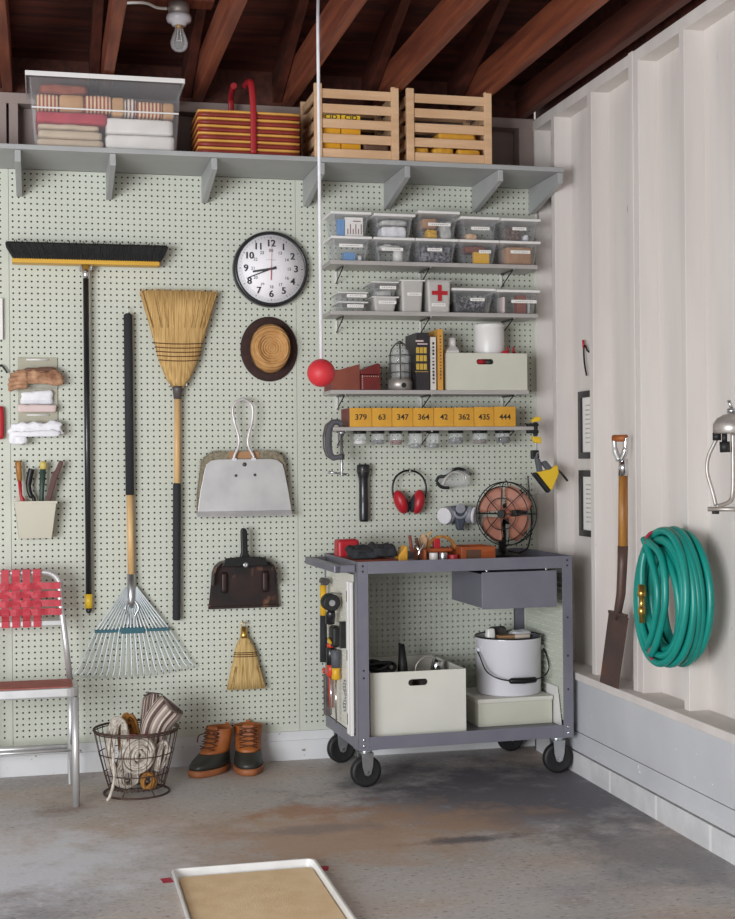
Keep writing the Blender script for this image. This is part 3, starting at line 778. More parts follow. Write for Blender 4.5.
MB().cyl((1.92, -.166, Z3 + .127), (1.97, -.166, Z3 + .127), .014).build('cap', 'black_rubber', t)
filling('rag_pile', 1.83, 1.96, -.18, -.165 + .01, Z3 + .008, Z3 + .11, 'white_rag', 'white rag stuffed under the can in the pale green box', 'rag', .003)

# numbered yellow boxes
nums = ('379', '63', '347', '364', '42', '362', '435', '444')
ex = (1.297, 1.397, 1.487, 1.582, 1.677, 1.769, 1.862, 1.955, 2.057)
tops = (.083, .083, .083, .083, .084, .085, .087, .089)
for i, n_ in enumerate(nums):
    x0, x1 = ex[i] + .001, ex[i + 1] - .001
    t = thing('card_drawer', 'yellow-fronted box stencilled %s on the fourth shelf' % n_, 'drawer box', ((x0 + x1) / 2, -.1, Z4), 'numbered yellow boxes')
    MB().box(x0, x1, -.182, -.012, Z4 + .0005, Z4 + tops[i]).build('body', 'dark_red', t, .001)
    MB().box(x0, x1, -.19, -.1825, Z4 + .0005, Z4 + tops[i]).build('front_panel', 'ochre_paint', t, .0012)
    text(n_, .034, ((x0 + x1) / 2, -.1905, Z4 + .042), 'ink', t, 'number', sx=1.05)

# jars screwed under the shelf
jx = ((1.356, .06, 'white_plastic', 'nearly empty'), (1.438, .06, 'hardware', 'with screws'), (1.519, .062, 'brick_wood', 'with reddish bits'), (1.606, .078, 'zinc', 'with silver rings'),
      (1.689, .078, 'zinc', 'with silver clips'), (1.796, .06, 'hardware', 'with dark screws'), (1.908, .06, 'nuts_brown', 'with gray nails'), (2.016, .058, 'black_rubber', 'with black bits'))
zb = Z4 - .016
odn = ('first', 'second', 'third', 'fourth', 'fifth', 'sixth', 'seventh', 'eighth')
for i, (x, h, m, wd) in enumerate(jx):
    r = .03 if i < 5 else .035
    t = thing('glass_jar', 'small glass jar %s, %s from the left under the fourth shelf' % (wd, odn[i]), 'jar', (x, -.125, zb - h), 'glass jars hung under the shelf')
    MB().lathe([(0, -.0001), (r, -.0001), (r, -.011), (r - .003, -.012), (0, -.012)], (x, -.125, zb), 24).build('lid', 'black_metal', t)
    MB().lathe([(r - .004, -.0125), (r - .004, -.018), (r - .001, -.022), (r - .001, -h + .004), (r - .006, -h), (0, -h)], (x, -.125, zb), 24).build('glass', 'jar_glass', t)
    fh = .02 if i not in (7, 5) else .028
    MB().soft(x - r * .75, x + r * .75, -.125 - r * .75, -.125 + r * .75, zb - h + .002, zb - h + fh, .008, 8, .005, 90, i).build('contents', m, t)

# ------------------------------------------------------------------ on the long shelf
ZL = 2.59
t = thing('storage_bin', 'large clear plastic bin of folded blankets on the long shelf', 'storage bin', (.26, -.2, ZL))
tub(t, -.04, .565, -.37, -.03, ZL + .0005, 2.862, .02, .02, 'bin_plastic', .003)
b = MB().box(-.052, .577, -.382, -.02, 2.862, 2.882)
b.build('lid', 'bin_plastic', t, .004, 3)
b = MB().box(-.052, .577, -.384, -.381, 2.866, 2.885).box(-.054, -.051, -.382, -.02, 2.866, 2.885).box(.576, .579, -.382, -.02, 2.866, 2.885)
b.build('lid_rim', 'white_plastic', t, .001)
MB().box(-.03, .553, -.3655, -.3635, 2.742, 2.748).build('ridge', 'white_plastic', t)
def folded(name, x0, x1, y0, y1, zs, m, label, cat, group=None, amp=.003):
    b = MB()
    for i in range(len(zs) - 1):
        j = .006 * (i % 2); b.soft(x0 + j, x1 - j * .7, y0 + j, y1, zs[i] + .0006, zs[i + 1] - .0006, .014, 12, amp, 14, i + x0 * 9)
    return tag(b.build(name, m, origin=((x0 + x1) / 2, (y0 + y1) / 2, zs[0])), label, cat, group)
folded('folded_towel', -.012, .252, -.335, -.075, (2.594, 2.632, 2.668), 'beige_cloth', 'beige folded towel at the lower left in the clear bin', 'towel', 'folded textiles in the clear bin')
folded('folded_towel', -.008, .235, -.33, -.06, (2.669, 2.692), 'beige_cloth', 'thin beige towel just under the red cloth in the clear bin', 'towel', 'folded textiles in the clear bin')
folded('folded_towel', .262, .54, -.338, -.075, (2.594, 2.66), 'white_cloth', 'lower white folded towel at the right in the clear bin', 'towel', 'folded textiles in the clear bin')
folded('folded_towel', .264, .535, -.334, -.06, (2.661, 2.728), 'white_cloth', 'upper white folded towel at the right in the clear bin', 'towel', 'folded textiles in the clear bin')
folded('folded_blanket', -.014, .27, -.335, -.06, (2.693, 2.742), 'red_cloth', 'red folded cloth on the beige towels in the clear bin', 'blanket', 'folded textiles in the clear bin')
t = thing('patchwork_quilt', 'tan and rust patchwork quilt folded at the top of the clear bin', 'quilt', (.26, -.2, 2.745))
segs = ((-.012, .075, 'quilt_stripe', 2.79), (.076, .175, 'quilt_tan', 2.792), (.176, .285, 'quilt_stripe', 2.794), (.286, .335, 'quilt_tan', 2.792), (.336, .385, 'ticking', 2.788), (.386, .49, 'quilt_stripe', 2.78), (.491, .538, 'quilt_tan', 2.778))
for i, (a, c, m, z) in enumerate(segs):
    MB().soft(a, c + .003, -.335, -.07, 2.744 if a < .25 else 2.735, z + .02, .014, 10, .003, 20, 3).build('patch', m, t)
MB().soft(.0, .19, -.335, -.08, 2.8145, 2.852, .018, 12, .006, 14, 5).build('folded_end', 'quilt_rust', t)

# picnic basket of striped rolls with red handles
mat('basket_handle', '#a01f27', rough=.5)
mat('basket_yellow', '#dca552', '#cf9644', scale=12, rough=.5)
mat('basket_red', '#8e2f25', '#7c261f', scale=12, rough=.5)
t = thing('picnic_basket', 'red and yellow striped basket with red handles on the long shelf', 'basket', (.85, -.2, ZL))
zt = 2.775
for i in range(6):
    z = ZL + .003 + i * .0305
    for k, (m, dz, h) in enumerate((('basket_red', 0, .0175), ('basket_yellow', .018, .012))):
        ins = .006 if m == 'dark_red' else 0
        MB().soft(.632 + ins, 1.06 - ins, -.352 + ins, -.06 - ins, z + dz, z + dz + h, .0068, 8, .0012, 10, i).build('weave_band', m, t)
MB().box(.65, 1.045, -.335, -.08, ZL + .004, ZL + .184).build('lining', 'book_brown', t)
for y, x0_, n_ in ((-.36, .855, 1), (-.052, .83, 0)):
    b = MB()
    x = .862 if n_ else .815
    b.tube(spline([(x, y, ZL + .006), (x, y, ZL + .1), (x, y + (.0 if n_ else 0), ZL + .19), (x - .005, y + (.012 if n_ else -.012), ZL + .29), (x - .008, y + (.05 if n_ else -.05), ZL + .318), (x - .012, -.205, ZL + .327)], 6), .0135, 10, flat=(1, .3, 1))
    b.build('handle', 'basket_handle', t)

# wooden crates
def slat_crate(x0, x1, label):
    t = thing('wooden_crate', label, 'crate', ((x0 + x1) / 2, -.2, ZL), 'slatted pine crates on the long shelf')
    y0, y1 = -.372, -.045; zt = 2.902
    for x in (x0, x1 - .033):
        for y in (y0 + .0, y1 - .02):
            MB().box(x, x + .033, y, y + .02, ZL + .0005, zt).build('corner_post', 'pine', t, .002)
    n = 5; h = .038
    for i in range(n):
        z = ZL + .004 + i * .0625
        MB().box(x0 + .033, x1 - .033, y0 + .007, y0 + .017, z, z + h).build('slat', 'pine', t, .0015)
        MB().box(x0 + .033, x1 - .033, y1 - .017, y1 - .007, z, z + h).build('slat', 'pine', t, .0015)
        for x in (x0 + .008, x1 - .018):
            MB().box(x, x + .01, y0 + .02, y1 - .02, z, z + h).build('slat', 'pine', t, .0015)
    MB().box(x0 + .019, x1 - .019, y0 + .021, y1 - .021, ZL + .003, ZL + .011).build('base_panel', 'pine', t)
slat_crate(1.117, 1.482, 'slatted pine crate on the long shelf behind the hanging string')
slat_crate(1.516, 1.895, 'slatted pine crate at the right end of the long shelf')
mat('battery_yellow', '#e0a326', '#d39519', scale=6, rough=.45)
for k in range(2):
    x0 = 1.152 + k * .087
    t = thing('yellow_carton', ('left' if k == 0 else 'right') + ' yellow carton seen through the slats of the string-side crate', 'carton', (x0 + .04, -.28, ZL + .0115), 'yellow cartons in the crate')
    MB().box(x0, x0 + .083, -.34, -.22, ZL + .0115, ZL + .19).build('body', 'battery_yellow', t, .002)
    c_ = MB().box(x0 + .002, x0 + .081, -.3412, -.3402, ZL + .158, ZL + .19).build('print_band', 'yellow_plastic', t)
    text('CID', .026, (x0 + .0415, -.3415, ZL + .18), 'ink', c_, 'lettering', sx=1.25)
filling('dark_bundle', 1.33, 1.455, -.33, -.09, ZL + .0115, ZL + .12, 'book_brown', 'dark bundle right of the yellow cartons in the crate', 'bundle', .006)
for k, (x0, x1, z0, z1, lb) in enumerate(((1.54, 1.63, .0115, .075, 'left'), (1.635, 1.74, .0115, .078, 'middle'), (1.745, 1.86, .0115, .076, 'right'))):
    o = filling('yellow_bag', x0, x1, -.345, -.1, ZL + z0, ZL + z1, 'ochre_paint', lb + ' yellow printed bag low in the right-hand crate', 'bag', .005, group='yellow bags in the right-hand crate')
o = filling('yellow_bag', 1.66, 1.84, -.345, -.1, ZL + .08, ZL + .145, 'ochre_paint', 'topmost yellow printed bag in the right-hand crate', 'bag', .006, group='yellow bags in the right-hand crate')

clear('bulb_glass', '#f2f2f2', .13, .05)
# ------------------------------------------------------------------ lamp, string and ball
t = thing('ceiling_lamp', 'bare clear light bulb in a porcelain socket under the roof', 'lamp', (.535, -.6, 3.12))
c = (.535, -.6, 3.0)
MB().lathe([(.0, .118), (.042, .118), (.042, .072), (.0, .072)], c).build('junction_box', 'galvanized', t)
MB().lathe([(.0, .072), (.048, .071), (.05, .06), (.046, .046), (.03, .04), (.028, .032), (0, .032)], c).build('socket', 'enamel_white', t)
MB().lathe([(.015, .032), (.015, .022), (0, .02)], c).build('screw_cap', 'brass', t)
MB().lathe([(.0148, .03), (.018, .012), (.028, -.012), (.0345, -.034), (.032, -.054), (.02, -.067), (0, -.071)], c, 24).build('bulb', 'bulb_glass', t)
MB().tube([(c[0] - .004, c[1], c[2] + .02), (c[0] - .009, c[1], c[2] - .03), (c[0], c[1], c[2] - .026), (c[0] + .009, c[1], c[2] - .03), (c[0] + .004, c[1], c[2] + .02)], .0014, 6).build('filament', 'white_plastic', t)
b = MB().box(.28, .67, -.65, -.55, 3.118, 3.14)
tag(b.build('mounting_board', 'joist_wood', None, .003, origin=(.53, -.6, 3.118)), 'reddish wooden board between joists carrying the light bulb', 'board', kind='structure')
MB().tube(spline([(.49, -.6, 3.095), (.45, -.59, 3.1), (.4, -.6, 3.112), (.3, -.58, 3.11)], 6), .006, 8).build('cable', 'white_plastic', t)

t = thing('hanging_ball', 'red ball hanging on a white string in front of the shelves', 'ball', (1.05, -.8, 1.662))
MB().ball((1.05, -.8, 1.662), .0545, 32).build('ball', 'red_ball', t)
MB().tube([(1.05, -.8, 1.712), (1.049, -.8, 3.0), (1.054, -.8, 3.36)], .0066, 8).build('string', 'white_rag', t)
# ------------------------------------------------------------------ tools hung on the pegboard
def hook(par, x, z, y=-.03):
    MB().tube(spline([(x, -.0004, z), (x, y, z), (x, y - .006, z + .004), (x, y - .006, z + .014)], 4), .0022, 6).build('hook', 'zinc', par)

def rot_ball(c, sc, m, nm, ay=0, az=0, n=20):
    o = MB()
    o.ball((0, 0, 0), 1, n, sc)
    Mt = Matrix.Translation(c) @ Matrix.Rotation(az, 4, 'Z') @ Matrix.Rotation(ay, 4, 'Y')
    o.v = [tuple(Mt @ Vector(p)) for p in o.v]
    return o.build(nm, m, t)
# push broom, head up
t = thing('push_broom', 'push broom with wide black bristles hung head up at the left', 'broom', (.19, -.03, .68))
b = MB()
rows = 46
prof = [(-.118, 2.172), (.0, 2.172)]
b.loft([[(x0, -.095 + q, z), (x1, -.095 + q, z), (x1, -.012 - q, z), (x0, -.012 - q, z)] for x0, x1, z, q in
        ((-.108, .497, 2.178, .012), (-.125, .517, 2.205, .004), (-.142, .53, 2.235, 0), (-.143, .531, 2.242, 0), (-.136, .524, 2.249, .006))])
for i in range(95):
    x = -.136 + .66 * i / 94; k = (x - .19) / .33
    for y in (-.09, -.055, -.02):
        xb = .19 + k * .3
        b.tube([(xb, y, 2.18), (x + R.uniform(-.004, .004), y + R.uniform(-.006, .006) - .004, 2.242 + R.uniform(-.006, .018))], [.004, .002], 4, caps=False)
for i in range(len(b.sm)): b.sm[i] = False
bb = b.build('bristles', 'bristle_black', t)
mat('broom_block', '#dfae3e', '#d3a033', scale=10, rough=.45, stretch=(.3, 4, 4))
b = MB().box(-.117, .494, -.088, -.018, 2.162, 2.179)
for i in range(60): b.cyl((-.108 + i * .0101, -.0888, 2.181), (-.108 + i * .0101, -.083, 2.181), .003, n=6)
b.build('block', 'broom_block', t, .003)
MB().tube([(.186, -.052, 2.162), (.186, -.05, 2.12), (.186, -.05, 2.105)], [.02, .016, .0145], 16).box(.16, .212, -.06, -.045, 2.14, 2.158).build('socket', 'chrome', t)
MB().cyl((.186, -.05, 2.12), (.187, -.035, .74), .0125).build('handle', 'black_gloss', t)
MB().tube([(.187, -.035, .765), (.187, -.035, .705)], .0165, 16).build('collar', 'yellow_plastic', t)
MB().tube([(.187, -.035, .705), (.187, -.035, .69), (.187, -.035, .682)], [.013, .012, .007], 16).build('tip', 'black_gloss', t)
hook(t, .2105, 2.152, -.065); hook(t, .162, 2.152, -.065)

# leaf rake
t = thing('leaf_rake', 'leaf rake with fanned metal tines and black grip hung on pegboard', 'rake', (.365, -.03, .41))
MB().tube([(.362, -.035, 1.962), (.362, -.035, 1.955), (.3635, -.035, 1.184)], [.01, .0185, .018], 16).build('grip', 'black_foam', t)
MB().cyl((.3635, -.035, 1.184), (.366, -.035, .83), .0145).build('handle', 'handle_wood', t)
MB().tube([(.366, -.035, .845), (.366, -.035, .73), (.367, -.035, .7)], [.0175, .0175, .012], 16).build('ferrule', 'brass_dull' if 'brass_dull' in MATS else 'zinc', t)
b = MB()
n = 20
for i in range(n):
    k = (i / (n - 1) - .5) * 2
    x0 = .367 + k * .02; xm = .369 + k * .155; x1 = .377 + k * .235
    zt = .79 - abs(k) * .0; z1 = .452 - .018 * (1 - k * k) + .008 * k
    y = -.022 - .02 * (1 - k * k)
    b2 = MB().tube([(x0, -.035, zt - .06 * (1 - abs(k))), (xm, y - .008, .606), (x1, y - .012, z1), (x1 + k * .012, y - .02, z1 - .012), (x1 + k * .022, y - .008, z1 - .028)], .0033, 6)
    b2.build('tine', 'rake_tine', t)
MB().box(.21, .527, -.05, -.02, .598, .611).box(.32, .42, -.054, -.018, .592, .617).build('spreader_bar', 'rake_blue', t, .002)
b = MB()
for sx in (-1, 1): b.tube(spline([(.367 + sx * .01, -.04, .735), (.367 + sx * .028, -.046, .7), (.367 + sx * .012, -.046, .66), (.367 + sx * .02, -.042, .605)], 6), .0045, 8)
b.build('spring', 'zinc', t)
MB().tube([(.362, -.035, 1.96), (.362, -.03, 1.985), (.362, -.008, 1.99), (.362, -.0004, 1.99)], .002, 6).build('hook', 'white_plastic', t)

# corn broom, head up
t = thing('corn_broom', 'straw broom hung bristles up beside the clock', 'broom', (.56, -.03, .64))
def straw(par, sec, y, m, nm, th, strands, tipz):
    b = MB(); rings = []
    for xc, w_, z, ty in sec:
        ring = []
        for k in range(28):
            a = 2 * PI * k / 28; c_, s_ = math.cos(a), math.sin(a)
            ring.append((xc + w_ * math.copysign(abs(c_) ** .8, c_), y + ty * math.copysign(abs(s_) ** .8, s_), z))
        rings.append(ring)
    b.loft(rings)
    (xc, w_, z, ty) = sec[-1]; (xd, wd, zd, td) = sec[-3]
    for i in range(strands):
        k = R.uniform(-1, 1); q = R.uniform(-1, 1)
        b.tube([(xd + k * wd * .97, y + q * td * 1.03, zd), (xc + k * w_ * 1.01 + R.uniform(-.004, .004), y + q * ty, z + R.uniform(-tipz, tipz))], [.0022, .0012], 4, caps=False)
    return b.build(nm, m, par)
straw(t, [(.571, .022, 1.64, .02), (.572, .05, 1.68, .026), (.574, .076, 1.74, .03), (.575, .09, 1.78, .031), (.576, .102, 1.83, .03), (.577, .122, 1.9, .028), (.579, .146, 1.98, .026), (.581, .167, 2.06, .022)], -.04, 'broom_straw', 'bristles', 0, 260, .012)
mat('thread', '#5c3e1e', rough=.9)
for z, w_ in ((1.76, .084), (1.779, .09), (1.797, .095), (1.815, .099), (1.833, .103)):
    c = .5755
    MB().tube([(c + w_ * 1.012 * math.copysign(abs(math.cos(a)) ** .8, math.cos(a)), -.04 + .0325 * math.copysign(abs(math.sin(a)) ** .8, math.sin(a)), z + .003 * math.cos(2 * a)) for a in [2 * PI * k / 40 for k in range(40)]], .0024, 6, True).build('stitching', 'thread', t)
MB().tube([(.5705, -.04, 1.65), (.5705, -.04, 1.632), (.57, -.04, 1.595)], [.027, .021, .0165], 16).build('ferrule', 'steel_dark', t)
MB().cyl((.57, -.04, 1.6), (.565, -.036, 1.2), .0135).build('handle', 'handle_wood', t)
MB().tube([(.565, -.036, 1.232), (.5645, -.036, 1.225), (.558, -.034, .645), (.558, -.034, .64)], [.014, .017, .017, .014], 16).build('grip', 'black_foam', t)
hook(t, .535, 1.65, -.06); hook(t, .607, 1.65, -.06)

# wall clock
cx, cz, cy = .984, 2.167, -.0006
t = thing('wall_clock', 'round black-rimmed wall clock with white dial on the pegboard', 'clock', (cx, cy, cz))
RX = Matrix.Translation((cx, cy, cz)) @ Matrix.Rotation(PI / 2, 4, 'X')
MB().lathe([(.14, .0), (.166, .0), (.1675, .006), (.166, .034), (.161, .043), (.155, .0455), (.1515, .043), (.1495, .041), (.1495, .03), (.14, .03)], n=64, M=RX).build('rim', 'black_gloss', t)
MB().lathe([(0, .028), (.1495, .028), (.1495, .0385), (0, .0385)], n=64, M=RX).build('dial', 'clock_face', t)
fy = cy - .0389
items = []; it2 = []
for h in range(1, 13):
    a = math.radians(90 - h * 30)
    items.append((str(h), .041, (cx + .111 * math.cos(a), fy, cz + .111 * math.sin(a))))
    it2.append((str(h + 12) if h < 12 else '00', 0.0185, (cx + .08 * math.cos(a), fy, cz + .08 * math.sin(a))))
text('', 0, None, 'ink', t, 'hour_numerals', extra=[(b_, s_, (l_[0] + dx, l_[1] - abs(dx) * .05, l_[2])) for b_, s_, l_ in items for dx in (-.0011, 0, .0011)], bold=.012)
text('', 0, None, 'ink', t, 'small_numerals', extra=it2, bold=.01)
b = MB()
for i in range(60):
    a = math.radians(i * 6); r0 = .133 if i % 5 == 0 else .137; wd = .0014 if i % 5 == 0 else .0007
    u = Vector((math.cos(a), 0, math.sin(a))); v = Vector((-math.sin(a), 0, math.cos(a))); c = Vector((cx, fy, cz))
    p = [c + u * r0 - v * wd, c + u * .141 - v * wd, c + u * .141 + v * wd, c + u * r0 + v * wd]
    b.add(p + [q - Vector((0, .0004, 0)) for q in p], [[0, 1, 2, 3], [4, 5, 6, 7], [0, 1, 5, 4], [1, 2, 6, 5], [2, 3, 7, 6], [3, 0, 4, 7]])
b.build('minute_marks', 'ink', t)
MB().box(cx - .022, cx + .022, fy - .0005, fy, cz + .038, cz + .0405).build('maker_line', 'paper_gray', t)
def hand(ang, ln, back, w0, w1, dy, m, nm):
    a = math.radians(90 - ang); u = Vector((math.cos(a), 0, math.sin(a))); v = Vector((-math.sin(a), 0, math.cos(a))); c = Vector((cx, fy - dy, cz))
    p = [c - u * back - v * w0, c + u * ln - v * w1, c + u * ln + v * w1, c - u * back + v * w0]
    MB().add(p + [q - Vector((0, .0012, 0)) for q in p], [[0, 1, 2, 3], [4, 5, 6, 7], [0, 1, 5, 4], [1, 2, 6, 5], [2, 3, 7, 6], [3, 0, 4, 7]]).build(nm, m, t)
hand(260.3, .083, .024, .0052, .0042, .0015, 'black_gloss', 'hour_hand')
hand(248.2, .117, .024, .0038, .0018, .003, 'black_gloss', 'minute_hand')
hand(181.5, .05, .0, .002, .002, .0045, 'red_cloth', 'second_hand')
hand(1.5, .112, .0, .0008, .0004, .0045, 'red_cloth', 'second_hand')
MB().lathe([(0, .039), (.006, .039), (.006, .0445), (0, .0445)], n=16, M=RX).build('hub', 'black_gloss', t)
MB().lathe([(0, .0475), (.08, .0468), (.151, .0445), (.151, .0453), (.08, .0476), (0, .0483)], n=64, M=RX).build('glass', 'lens_glass', t)

# straw hat hung flat against the board
t = thing('straw_hat', 'straw hat with dark brim hung below the clock', 'hat', (.976, -.004, 1.817))
HX = Matrix.Translation((.976, .0025, 1.817)) @ Matrix.Rotation(PI / 2, 4, 'X')
def ring_lathe(prof, sx, sy, dx=0, dz=0):
    return MB().lathe(prof, (dx, dz, 0), 48, HX, sx, sy)
b = ring_lathe([(.06, .004), (.105, .003), (.127, .008), (.131, .012), (.127, .015), (.1, .012), (.085, .014)], .97, 1.09)
b.build('brim', 'straw_brim', t)
b = ring_lathe([(.104, .012), (.1, .03), (.094, .075), (.085, .09), (.072, .094), (.066, .088), (.058, .082), (.03, .078), (0, .077)], .855, 1.06, .004, .003)
o = b.build('crown', 'straw_hat', t)
m = MATS['straw_hat']; N = m.node_tree.nodes; L = m.node_tree.links
tc = N.new('ShaderNodeTexCoord'); wv = N.new('ShaderNodeTexWave'); wv.wave_type = 'RINGS'; wv.rings_direction = 'Y'; wv.inputs['Scale'].default_value = 28
wv.inputs['Distortion'].default_value = .6
L.new(tc.outputs['Object'], wv.inputs[0]); bp = N.new('ShaderNodeBump'); bp.inputs['Strength'].default_value = .7; bp.inputs['Distance'].default_value = .004
L.new(wv.outputs['Fac'], bp.inputs['Height']); L.new(bp.outputs[0], N['Principled BSDF'].inputs['Normal'])

mat('handle_wire', '#dcd6d6', '#c4bcbb', scale=30, rough=.35, metal=.3)
# silver dustpan with its brush behind
t = thing('dustpan', 'silver dustpan with a white wire loop handle on the pegboard', 'dustpan', (.855, -.03, 1.085))
P = [(.65, 1.105), (.664, 1.2), (.683, 1.29), (.69, 1.312), (.71, 1.328), (.74, 1.333), (.97, 1.333), (1.0, 1.328), (1.022, 1.31), (1.03, 1.285), (1.046, 1.2), (1.06, 1.108)]
MB().prism(P, 'y', -.064, -.06).build('pan', 'aluminum', t, .001)
MB().hexa([(.645, -.075), (1.064, -.075), (1.064, -.054), (.645, -.054)], [(.65, -.066), (1.06, -.066), (1.06, -.054), (.65, -.054)], 1.084, 1.108).build('lip', 'aluminum', t, .002)
for x, z, r in ((.855, 1.31, .0095), (.817, 1.262, .0065), (.9, 1.264, .0065)):
    MB().lathe([(r, 0), (r * .9, .004), (0, .006)], n=14, M=Matrix.Translation((x, -.064, z)) @ Matrix.Rotation(PI / 2, 4, 'X')).build('rivet', 'steel_dark', t)
H = spline([(.809, -.068, 1.337), (.812, -.068, 1.352), (.829, -.068, 1.39), (.83, -.068, 1.43), (.813, -.068, 1.49), (.805, -.068, 1.54), (.812, -.068, 1.572), (.832, -.068, 1.589), (.847, -.068, 1.592),
            (.866, -.068, 1.588), (.886, -.068, 1.571), (.893, -.068, 1.54), (.888, -.068, 1.49), (.872, -.068, 1.43), (.872, -.068, 1.39), (.892, -.068, 1.35), (.895, -.068, 1.337)], 5)
MB().tube(H, .0062, 10).build('handle', 'handle_wire', t)
MB().box(.80, .82, -.068, -.0645, 1.327, 1.338).box(.885, .905, -.068, -.0645, 1.327, 1.338).build('handle_tab', 'enamel_white', t)
hook(t, .85, 1.5875, -.068)
t = thing('dust_brush', 'tan bristled brush tucked behind the silver dustpan', 'brush', (.855, -.02, 1.1))
Q = [(.652, 1.1), (.652, 1.18), (.664, 1.27), (.672, 1.32), (.69, 1.345), (.72, 1.363), (.76, 1.368), (.96, 1.368), (1.0, 1.362), (1.025, 1.345), (1.038, 1.31), (1.045, 1.25), (1.056, 1.12)]
b = MB().prism(Q, 'y', -.050, -.008)
for (x, z), (x2, z2) in zip(Q[:-1], Q[1:]):
    for k in range(14):
        f_ = k / 14; px = x + (x2 - x) * f_; pz = z + (z2 - z) * f_
        d = Vector((px - .855, 0, pz - 1.2)).normalized()
        y = R.uniform(-.048, -.01); e = R.uniform(.002, .013)
        b.tube([(px - d.x * .02, y, pz - d.z * .02), (px + d.x * e, y, pz + d.z * e)], [.0022, .001], 4, caps=False)
b.build('bristles', 'bristle_tan', t)
MB().box(.79, .92, -.0525, -.0502, 1.336, 1.366).build('handle_base', 'card_brown', t)

# old black dustpan
t = thing('dustpan', 'old rusty black dustpan hung below the silver one', 'dustpan', (.85, -.03, .69))
P = [(.697, .69), (.708, .79), (.712, .84), (.722, .868), (.745, .888), (.77, .893), (.94, .893), (.965, .888), (.986, .868), (.995, .84), (.998, .79), (1.007, .69)]
rings = []
b = MB().prism(P, 'y', -.03, -.026)
n = len(P)
b.add([(x, -.03, z) for x, z in P[1:-1]] + [(.852 + (x - .852) * .97, -.075, .69 + (z - .69) * .985) for x, z in P[1:-1]] + [(.852 + (x - .852) * .94, -.075, .69 + (z - .69) * .97) for x, z in P[1:-1]] + [(.852 + (x - .852) * .95, -.032, .69 + (z - .69) * .96) for x, z in P[1:-1]],
      [[i + k * (n - 2), i + 1 + k * (n - 2), i + 1 + (k + 1) * (n - 2), i + (k + 1) * (n - 2)] for i in range(n - 3) for k in range(3)])
b.build('pan', 'rust_pan', t)
MB().box(.695, 1.009, -.036, -.024, .682, .694).build('lip', 'rust_pan', t, .002)
for x in (.765, .945): MB().soft(x - .014, x + .014, -.05, -.0305, .75, .842, .013, 8, .001).build('rib', 'rust_pan', t)
MB().prism([(.75, .868), (.955, .868), (.94, .905), (.872, .91), (.832, .91), (.765, .905)], 'y', -.084, -.0755).build('hood', 'black_metal', t, .003)
MB().prism([(.828, .905), (.876, .905), (.864, .93), (.862, 1.02), (.855, 1.033), (.838, 1.033), (.833, 1.02), (.835, .93)], 'y', -.084, -.062).build('handle', 'black_metal', t, .006, 3)
MB().lathe([(.009, 0), (.012, .004), (.006, .005), (0, .003)], n=16, M=Matrix.Translation((.853, -.0845, .875)) @ Matrix.Rotation(PI / 2, 4, 'X')).build('handle_stud', 'zinc', t)
hook(t, .847, 1.028, -.055)

# whisk broom
t = thing('whisk_broom', 'small straw whisk broom hung above the leather boots', 'broom', (.853, -.02, .33))
straw(t, [(.851, .013, .562, .012), (.853, .024, .545, .016), (.855, .042, .51, .018), (.856, .047, .49, .018), (.857, .051, .475, .018), (.857, .06, .43, .018), (.857, .072, .38, .017), (.857, .084, .33, .014)], -.03, 'whisk_straw', 'bristles', 0, 150, .007)
for z, w_ in ((.472, .052), (.481, .05), (.489, .048)):
    MB().tube([(.8565 + w_ * 1.01 * math.cos(a), -.03 + .0195 * math.sin(a), z) for a in [2 * PI * k / 32 for k in range(32)]], .0022, 6, True).build('stitching', 'thread', t)
MB().tube([(.851, -.03, .552), (.851, -.03, .565), (.85, -.03, .6)], [.018, .0155, .012], 16).build('ferrule', 'brass', t)
MB().tube(arc((.85, -.03, .611), .011, 0, 340, 16), .0018, 6).build('hanging_ring', 'brass', t)
hook(t, .85, .617, -.035)

# clear wall pocket with gloves and rags
clear('pocket_sheet', '#bfbaa6', .72, .3)
mat('glove_leather', '#c69a78', '#8a6047', scale=22, rough=.75, bump=.6, bscale=70)
t = thing('wall_pocket', 'clear wall pocket board holding gloves and rags at the left', 'wall pocket', (-.017, -.004, 1.36))
MB().box(-.098, .065, -.008, -.003, 1.47, 1.772).build('back_sheet', 'pocket_sheet', t, .001)
for z in (1.762, 1.528):
    MB().tube([(-.063, -.01, z), (.03, -.01, z)], .004, 8).build('slot_bar', 'white_plastic', t)
for z0, z1 in ((1.64, 1.675), (1.558, 1.59), (1.44, 1.485)):
    MB().box(-.098, .065, -.04, -.0385, z0, z1).box(-.098, -.0965, -.0385, -.0085, z0, z1).box(.0635, .065, -.0385, -.0085, z0, z1).box(-.098, .065, -.0385, -.0085, z0, z0 + .0015).build('pocket', 'bin_plastic', t)
t = thing('work_gloves', 'tan leather work gloves lying across the clear wall pocket', 'gloves', (-.02, -.03, 1.69)); GL = t
MB().soft(-.11, .07, -.068, -.042, 1.672, 1.728, .013, 14, .016, 30, 2).build('palm', 'glove_leather', t)
for i, (z, x) in enumerate(((1.712, -.128), (1.695, -.135), (1.676, -.138), (1.66, -.136))):
    MB().tube(spline([(-.06, -.06, z + .002), (-.1, -.062, z), (x, -.058, z - .008 - i * .002)], 5), [.011] * 10 + [.006], 8).build('finger', 'glove_leather', t)
MB().soft(.03, .086, -.07, -.042, 1.665, 1.722, .014, 10, .012, 30, 4).build('cuff', 'glove_leather', t)
MB().soft(-.07, .06, -.062, -.043, 1.722, 1.742, .008, 10, .006, 30, 6).build('lining', 'book_brown', t)
GL.location.z -= .015
o = MB().soft(-.088, .046, -.034, -.012, 1.572, 1.628, .012, 12, .008, 28, 8).build('cotton_rag', 'white_rag', origin=(-.02, -.02, 1.585)); tag(o, 'small white rag folded in the middle of the wall pocket', 'rag', 'rags in the wall pocket')
